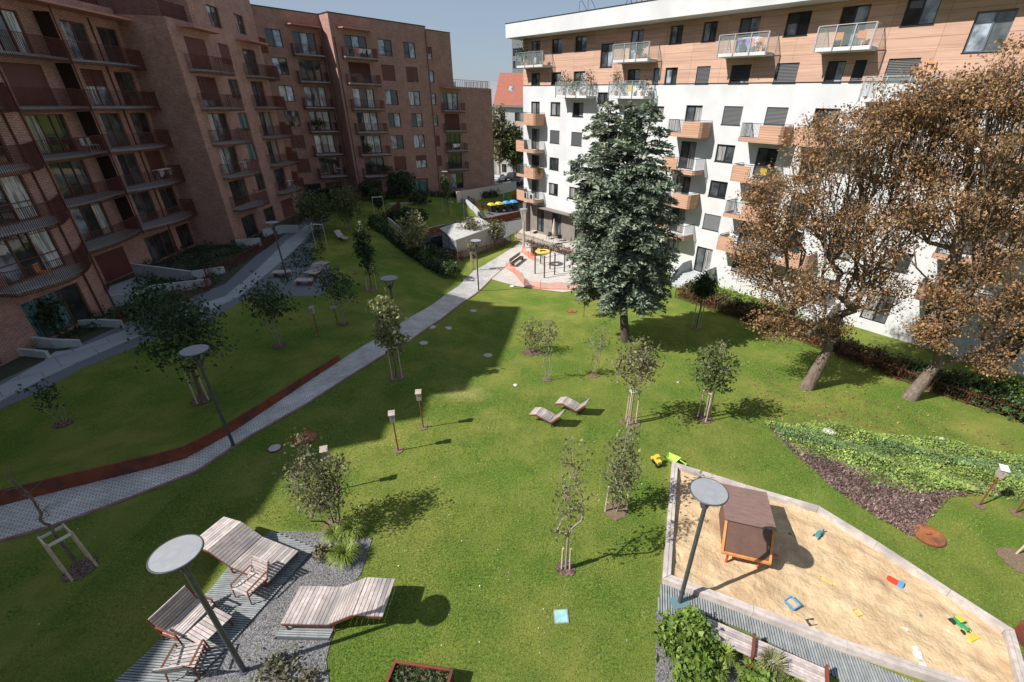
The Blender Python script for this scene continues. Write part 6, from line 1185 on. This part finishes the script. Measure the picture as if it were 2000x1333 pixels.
# bins
bp0=gz(955,416,-2.2); bp1=gz(1012,408,-2.2); a,Lb=between(bp0,bp1)
for k,(m_,lb) in enumerate((('yellow','wheeled bin with yellow lid, leftmost in the bin store'),('yellow','wheeled bin with yellow lid, second from the left in the bin store'),('blue','wheeled bin with blue lid, third in the bin store'),('blue','wheeled bin with blue lid, rightmost in the bin store'))):
    t=(k+.4)/4; b=bp0+(bp1-bp0)*t; o=empty('wheelie_bin',(b[0],b[1],-2.2),a,lb,'bin','rubbish bins in the bin store'); MB().add([(-.45,-.45,.1),(.45,-.45,.1),(.45,.45,.1),(-.45,.45,.1),(-.52,-.52,1.15),(.52,-.52,1.15),(.52,.52,1.15),(-.52,.52,1.15)],[(0,3,2,1),(4,5,6,7),(0,1,5,4),(1,2,6,5),(2,3,7,6),(3,0,4,7)]).build('body',M['black'],o); MB().add([(-.54,-.56,1.16),(.54,-.56,1.16),(.54,.56,1.16),(-.54,.56,1.16),(-.3,-.25,1.42),(.3,-.25,1.42),(.3,.4,1.45),(-.3,.4,1.45)],[(4,5,6,7),(0,1,5,4),(1,2,6,5),(2,3,7,6),(3,0,4,7)]).build('lid',M[m_],o)
q0=gz(948,441,-2.2);q1=gz(1018,425,-2.2); a,L_=between(q0,q1); tag(MB().box(0,L_,-.05,.05,0,1.).build('bin_screen',M['rust'],None,(q0[0],q0[1],-2.2),a),'rusty steel screen in front of the rubbish bins','screen')
q0=gz(1000,402,-2.2);q1=gz(1022,398,-2.2); a,L_=between(q0,q1); tag(MB().box(0,L_,-.05,.05,0,1.8).build('bin_screen',M['rust'],None,(q0[0],q0[1],-2.2),a),'rusty steel screen behind the rightmost blue bin','screen')
b=G(1081,478); o=empty('parasol',tuple(b),0,'closed beige parasol standing on the cafe terrace','parasol'); MB().tube((0,0,0),(0,0,3.),.03,n=8).build('pole',M['white'],o); mb=MB(); mb.lathe([(.05,1.),(.2,1.15),(.24,1.6),(.16,2.4),(.04,3.1),(0,3.15)],n=10); mb.build('canopy',M['beige'],o); MB().disc((0,0),.35,0,.08,12).build('base',M['white'],o)
for px,py,lb in ((1046,455,'grey slatted deckchair on the terrace, left one of the pair'),(1058,452,'grey slatted deckchair on the terrace, right one of the pair')):
    b=G(px,py); lounger('deck_chair',tuple(b),.9,1.9,.65,[(-.8,.3),(.2,.35),(1.0,1.)],lb,'deckchairs on the cafe terrace',legs=[(-.6,.3),(.4,.5)],frame='lamp')
for px,py,m_,lb in ((1040,446,'pink','terrace chair with a pink cover by the dark cafe wall'),(1072,468,'black','dark terrace chair left of the closed parasol'),(1092,472,'black','dark terrace chair right of the closed parasol'),(1104,464,'white','white terrace chair at the spruce edge')):
    b=G(px,py); o=empty('terrace_chair',tuple(b),random.random()*6,lb,'chair'); MB().box(-.25,.25,-.25,.25,.42,.46).build('seat',M[m_],o); MB().box(-.25,.25,.22,.26,.46,.9).build('backrest',M[m_],o)
    for x in (-.22,.22):
        for y in (-.22,.22): MB().box(x-.015,x+.015,y-.015,y+.015,0,.42).build('leg',M['drail'],o)
b=G(1083,474); o=empty('terrace_table',(b[0]+.6,b[1]+.3,b[2]),0,'small dark round table under the closed parasol','table'); MB().disc((0,0),.35,.7,.74,16).build('table_top',M['black'],o); MB().tube((0,0,0),(0,0,.7),.03,n=8).build('leg',M['drail'],o)
# ------------------------------------------------------------------ playground
o=empty('climbing_frame',tuple(G(1070,530)),0,'play frame of dark posts with a round yellow platform','climbing frame'); b0=G(1070,530)
for px,py in ((1045,536),(1063,544),(1083,538),(1102,532),(1074,527),(1056,516)):
    b=G(px,py)-b0; MB().tube((b[0],b[1],0),(b[0],b[1],2.3),.07,n=10).build('post',M['barkd'],o)
c=G(1060,520)-b0; MB().lathe([(.3,1.55),(.75,1.5),(.85,1.62),(.8,1.68),(.35,1.66)],n=20,c=(c[0],c[1],0)).build('ring_platform',M['yellow'],o); MB().tube((c[0],c[1],0),(c[0],c[1],1.55),.05,n=8).build('centre_post',M['steel'],o)
mb=MB(); cs=[G(*q)-b0 for q in ((1045,536),(1063,544),(1083,538),(1102,532))]
for i in range(3): mb.tube((cs[i][0],cs[i][1],2.1),(cs[i+1][0],cs[i+1][1],2.1),.02,n=5)
mb.build('top_rope',M['drail'],o)
a=G(1000,523); b_=G(1020,508); an,L_=between(a,b_); o=empty('park_bench',tuple((a+b_)/2),an,'long wooden park bench at the playground beside the orange net','bench'); L_=max(L_,1.9)
mb=MB(); [mb.box(-L_/2,L_/2,-.25+.1*k,-.17+.1*k,.42,.45) for k in range(5)]; mb.build('seat',M['brownpan'],o); mb=MB(); [mb.box(-L_/2,L_/2,.28,.31,.55+.12*k,.64+.12*k) for k in range(3)]; mb.build('backrest',M['brownpan'],o)
for x in (-L_/2+.2,L_/2-.2): MB().box(x-.03,x+.03,-.22,.3,0,.42).build('leg',M['drail'],o)
def net(pts,ht,label):
    o=empty('barrier_net',tuple(pts[0]),0,label,'barrier net'); p0=pts[0]; mb=MB()
    for i in range(len(pts)-1):
        n_=max(1,int(np.hypot(*(pts[i+1]-pts[i])[:2])/.7))
        for j in range(n_):
            a=pts[i]+(pts[i+1]-pts[i])*j/n_-p0;b_=pts[i]+(pts[i+1]-pts[i])*(j+1)/n_-p0; s=.1*math.sin(j*2.1+i); s2=.1*math.sin((j+1)*2.1+i); mb.quad((a[0],a[1],a[2]+.05),(b_[0],b_[1],b_[2]+.05),(b_[0]+.05,b_[1],b_[2]+ht+s2),(a[0]+.05,a[1],a[2]+ht+s))
    mb.build('mesh_sheet',M['net'],o)
    for i,q in enumerate(pts): a=q-p0; MB().tube((a[0],a[1],a[2]),(a[0],a[1],a[2]+ht+.15),.025,n=6).build('post',M['orangenet'],o)
net([G(990,527),G(1004,535),G(1025,562),G(1055,566),G(1120,568),G(1150,572),G(1215,592)],.75,'orange plastic barrier netting around the lower edge of the playground'); net([G(1020,494),G(1032,505),G(1045,512)],.8,'short crumpled orange net piece behind the playground bench'); 
b=G(1043,500); tag(MB().box(-.3,.3,-.3,.3,0,1.1).box(-.38,.38,-.38,.38,1.1,1.2).build('litter_bin',M['brownpan'],None,tuple(b),.5),'brown boxy bin behind the playground posts','bin')
# ------------------------------------------------------------------ cars
def car(b,rz,m_,label,van=False):
    o=empty('parked_car',tuple(b),rz,label,'car','cars parked in the street'); pr=[(-2.1,.35),(-2.15,.8),(-1.9,.95),(-1.35,1.0),(-.8,1.42),(.7,1.45),(1.35,1.0),(2.0,.88),(2.15,.6),(2.1,.35)]; n_=len(pr); mb=MB(); W_=.86
    mb.add([(x,-W_*(1 if z<1.05 else .82),z) for x,z in pr]+[(x,W_*(1 if z<1.05 else .82),z) for x,z in pr],[tuple(range(n_)),tuple(range(2*n_-1,n_-1,-1))]+[(i,n_+i,n_+(i+1)%n_,(i+1)%n_) for i in range(n_)]); mb.build('body',M[m_],o,bevel=.05)
    for s in (-1,1): MB().add([(-1.15,s*.85,1.03),(1.15,s*.85,1.03),(.65,s*.735,1.38),(-.75,s*.735,1.38)],[(0,1,2,3) if s<0 else (3,2,1,0)]).build('side_window',M['gl_dark'],o)
    MB().add([(1.38,-.68,1.02),(1.38,.68,1.02),(.78,.62,1.42),(.78,-.62,1.42)],[(0,1,2,3)]).build('windscreen',M['gl_dark'],o)
    for x in (-1.3,1.3):
        for y in (-.82,.82): wh_=MB().tube((x,y-.09,.32),(x,y+.09,.32),.32,n=16).build('wheel',M['black'],o)
    for y in (-.6,.6): MB().box(2.08,2.16,y-.15,y+.15,.62,.74).build('headlight',M['white'],o)
for px,py,rz,m_,lb in ((975,356,1.2,'steel','silver car parked beside the back brick building corner'),(1000,352,1.4,'carpaint','black car parked behind the long pale retaining wall'),(1013,362,1.3,'carpaint','dark blue car nearest the white building corner'),(992,325,.1,'steel','grey car at the kerb below the white tenement'),(1010,327,.1,'carpaint','dark car at the kerb right under the tenement door')):
    b=gz(px,py,-1.35); b=np.array([b[0],b[1],T(b[0],b[1])+.06]); car(b,rz,m_,lb)
b=G(848,482); car(b,.9,'carpaint','dark car half hidden in the garage entrance beside the white shed')
# mulch chips lying on the bark bed and spilling over its edge
q=ll([(1500,832),(1560,895),(1620,950),(1700,1006),(1780,1052),(1856,972),(2000,964),(2000,955),(1850,950),(1700,925)]); P=cover(q,9000,None,0,lambda q:0*q[:,0]+.05); P[:,2]+=.03; tag(leafmesh('bark_chips',P,.06,leafmat('chips',(.05,.03,.025),(.2,.13,.11),(.3,.22,.19),trans=0),up=2.5,elong=2.,kind='stuff'),'dark bark chips covering the bed below the ivy')
# ------------------------------------------------------------------ things on balconies
def loc2w(root,x,y,z): 
    c,s=math.cos(root.rotation_euler.z),math.sin(root.rotation_euler.z); return (root.location.x+c*x-s*y,root.location.y+s*x+c*y,z)
def airer(root,x,y,z,label,mats_,wd=1.5):
    o=empty('clothes_airer',loc2w(root,x,y,z),root.rotation_euler.z,label,'clothes airer'); mb=MB()
    for s in (-1,1): mb.bar((s*wd/2,-.25,0),(s*wd/2,.25,.95),.02,.02); mb.bar((s*wd/2,.25,0),(s*wd/2,-.25,.95),.02,.02)
    for y_ in (-.25,-.1,.1,.25): mb.bar((-wd/2,y_,.95),(wd/2,y_,.95),.015,.015)
    mb.build('rack',M['white'],o)
    for k,m_ in enumerate(mats_):
        xx=-wd/2+wd*(k+.1)/len(mats_); w__=wd/len(mats_)*.85; yy=(-.25,.1,.25,-.1)[k%4]; m=MB(); n_=5; vs=[]
        for i in range(n_+1):
            t=i/n_; vs+=[(xx+w__*t,yy+.03*math.sin(t*9),.95),(xx+w__*t,yy+.02+.05*math.sin(t*7),.5-.1*math.sin(t*5))]
        m.add(vs,[(2*i,2*i+1,2*i+3,2*i+2) for i in range(n_)]); m.build('laundry',M[m_],o)
def balc_chair(root,x,y,z,m_,label,rz=0):
    o=empty('balcony_chair',loc2w(root,x,y,z),root.rotation_euler.z+rz,label,'chair'); MB().box(-.25,.25,-.22,.22,.4,.44).build('seat',M[m_],o); MB().box(-.25,.25,.2,.24,.44,.88).build('backrest',M[m_],o)
    for xx in (-.22,.22):
        for yy in (-.2,.2): MB().box(xx-.015,xx+.015,yy-.015,yy+.015,0,.4).build('leg',M[m_],o)
def potplant(root,x,y,z,h,r,lf,label,n_=350,ls=.1):
    o=empty('potted_plant',loc2w(root,x,y,z),0,label,'potted plant'); MB().lathe([(0,0),(.16,0),(.2,.35),(.17,.35),(0,.3)],n=12).build('pot',M['terracotta'],o); P=rng.normal(size=(n_,3))*np.array([r*.5,r*.5,h*.22])+np.array([0,0,.35+h*.45]); P=P[P[:,2]>.3]; leafmesh('leaves',P,ls,M[lf],o); MB().tube((0,0,.3),(0,0,.35+h*.5),.02,n=5).build('stem',M['barkd'],o)
airer(B1,-2.2,N2-.9,6.26,'clothes airer with pale towels on the long balcony by the dark side wall',['cloth','purple','white','cloth'],1.9); airer(B1,12.9,-.7,3.3,'laundry rack with white clothes on the lowest small balcony of the brick block',['white','cloth','white']); airer(B1,4.0,-.8,6.27,'white rack on the balcony beside an orange blind on the brick block',['cloth','white'],1.2)
airer(B2,-8.2,-.75,17.98,'clothes airer with pink and white laundry on the top balcony of the back building',['pink','white','cloth','white'],2.2); airer(B2,5.6,-.3,6.2,'white laundry rack on a balcony at the right part of the back building',['white','white'],1.6)
airer(WB,28.6,-.7,16.98,'airer with purple and pink laundry on a glass balcony of the white building',['purple','purple','pink','cloth'],1.7)
for x,y,z,m_,lb in ((-15,N2-.8,14.95,'white','white chair on the topmost long balcony at the left photo edge'),(-13.3,N2-.9,14.95,'white','white round backed chair on the topmost long balcony'),(-9.,N2-1.,9.16,'white','pale chair on the middle long balcony'),(-8.3,N2-.9,9.16,'white','second pale chair on the middle long balcony'),(-20.5,yF1-.8,3.56,'orangew','wooden chair on the lowest rounded balcony of the near bay')): balc_chair(B1,x,y,z,m_,lb,.3)
for x,lb in ((1.9,'air conditioner unit, left one of the pair on the lowest timber balcony'),(3.2,'air conditioner unit, right one of the pair on the lowest timber balcony')):
    o=empty('air_conditioner',loc2w(WB,x,-1.2,2.5),WB.rotation_euler.z,lb,'air conditioner','air conditioners on the lowest corner balcony'); MB().box(-.42,.42,-.15,.15,.05,.8).build('case',M['white'],o); MB().tube((0,-.152,.43),(0,-.16,.43),.3,n=20).build('fan_grille',M['drail'],o)
o=empty('ladder',loc2w(WB,40.6,-.4,14.1),WB.rotation_euler.z,'small wooden ladder leaning on the cladding above the chestnut crown','ladder')
for x in (-.25,.25): MB().bar((x,-.5,0),(x,.3,2.),.05,.05).build('side_rail',M['orangew'],o)
for k in range(5): MB().bar((-.25,-.5+.16*(k+1),.4*(k+.8)),(.25,-.5+.16*(k+1),.4*(k+.8)),.03,.04).build('rung',M['orangew'],o)
for x,z,m_,lb in ((36.4,16.98,'orangew','orange chair on the rightmost glass balcony in view'),(35.0,16.98,'orangew','orange bench chair at the left end of the rightmost glass balcony'),(31.2,11.2,'white','pale chair behind bars on the timber balcony beside the shutter'),(32.,8.25,'yellow','yellow chair on the timber balcony next to the chestnut'),(17.3,14.1,'yellow','yellow chair on the glass balcony with plants'),(29.5,16.98,'orangew','orange bag seat at the right end of the laundry balcony')): balc_chair(WB,x,-.7,z,m_,lb,.4)
for x,y,z,h,r,lf,lb in ((1.,-.8,16.98,1.9,.75,'lf_dark','dark leafy plant on the top left corner balcony of the white building'),(2.2,-.9,16.98,1.2,.5,'lf_mid','second plant on the top left corner balcony'),(4.4,-.9,16.98,.7,.35,'lf_mid','small plant at the right end of the top left balcony'),(8.2,-.8,14.1,1.9,.7,'lf_olive','wild plant at the left end of the green glass balcony'),(9.8,-.9,14.1,1.3,.8,'lf_hedge','dense green plant in the middle of the green glass balcony'),(11.4,-.7,14.1,2.1,.8,'lf_olive','tall pale grass plant at the right end of the green glass balcony'),(15.7,-.8,14.1,2.2,.5,'lf_olive','tall climbing plant on the glass balcony above the spruce'),(19.,-.9,14.1,1.1,.5,'lf_mid','flowering plant on the glass balcony above the spruce'),(18.,-.8,16.98,.8,.4,'lf_mid','low plant on the second top glass balcony'),(3.,-.9,5.4,.8,.6,'lf_mid','green window box plants on the second timber balcony from below'),(4.,-.8,5.4,.8,.5,'lf_mid','trailing plants at the right end of the second timber balcony from below'),(22.8,-.8,8.25,.9,.4,'lf_bright','plant with yellow flowers on the timber balcony right of the spruce'),(33.,-.8,8.2,.7,.4,'lf_lit','pale plant at the right end of the timber balcony by the chestnut')): potplant(WB,x,y,z,h,r,lf,lb)
for x,y,z,h,r,lf,lb in ((-9.6,-.8,6.2,1.1,.5,'lf_mid','plant on the third balcony from the ground at the back building middle'),(-7.4,-.8,3.4,1.,.6,'lf_hedge','bushy plant on the lowest middle balcony of the back building'),(-14.5,2.2,9.2,1.1,.9,'lf_hedge','dark green balcony plants in the left column of the back building')): potplant(B2,x,y,z,h,r,lf,lb,300,.14)
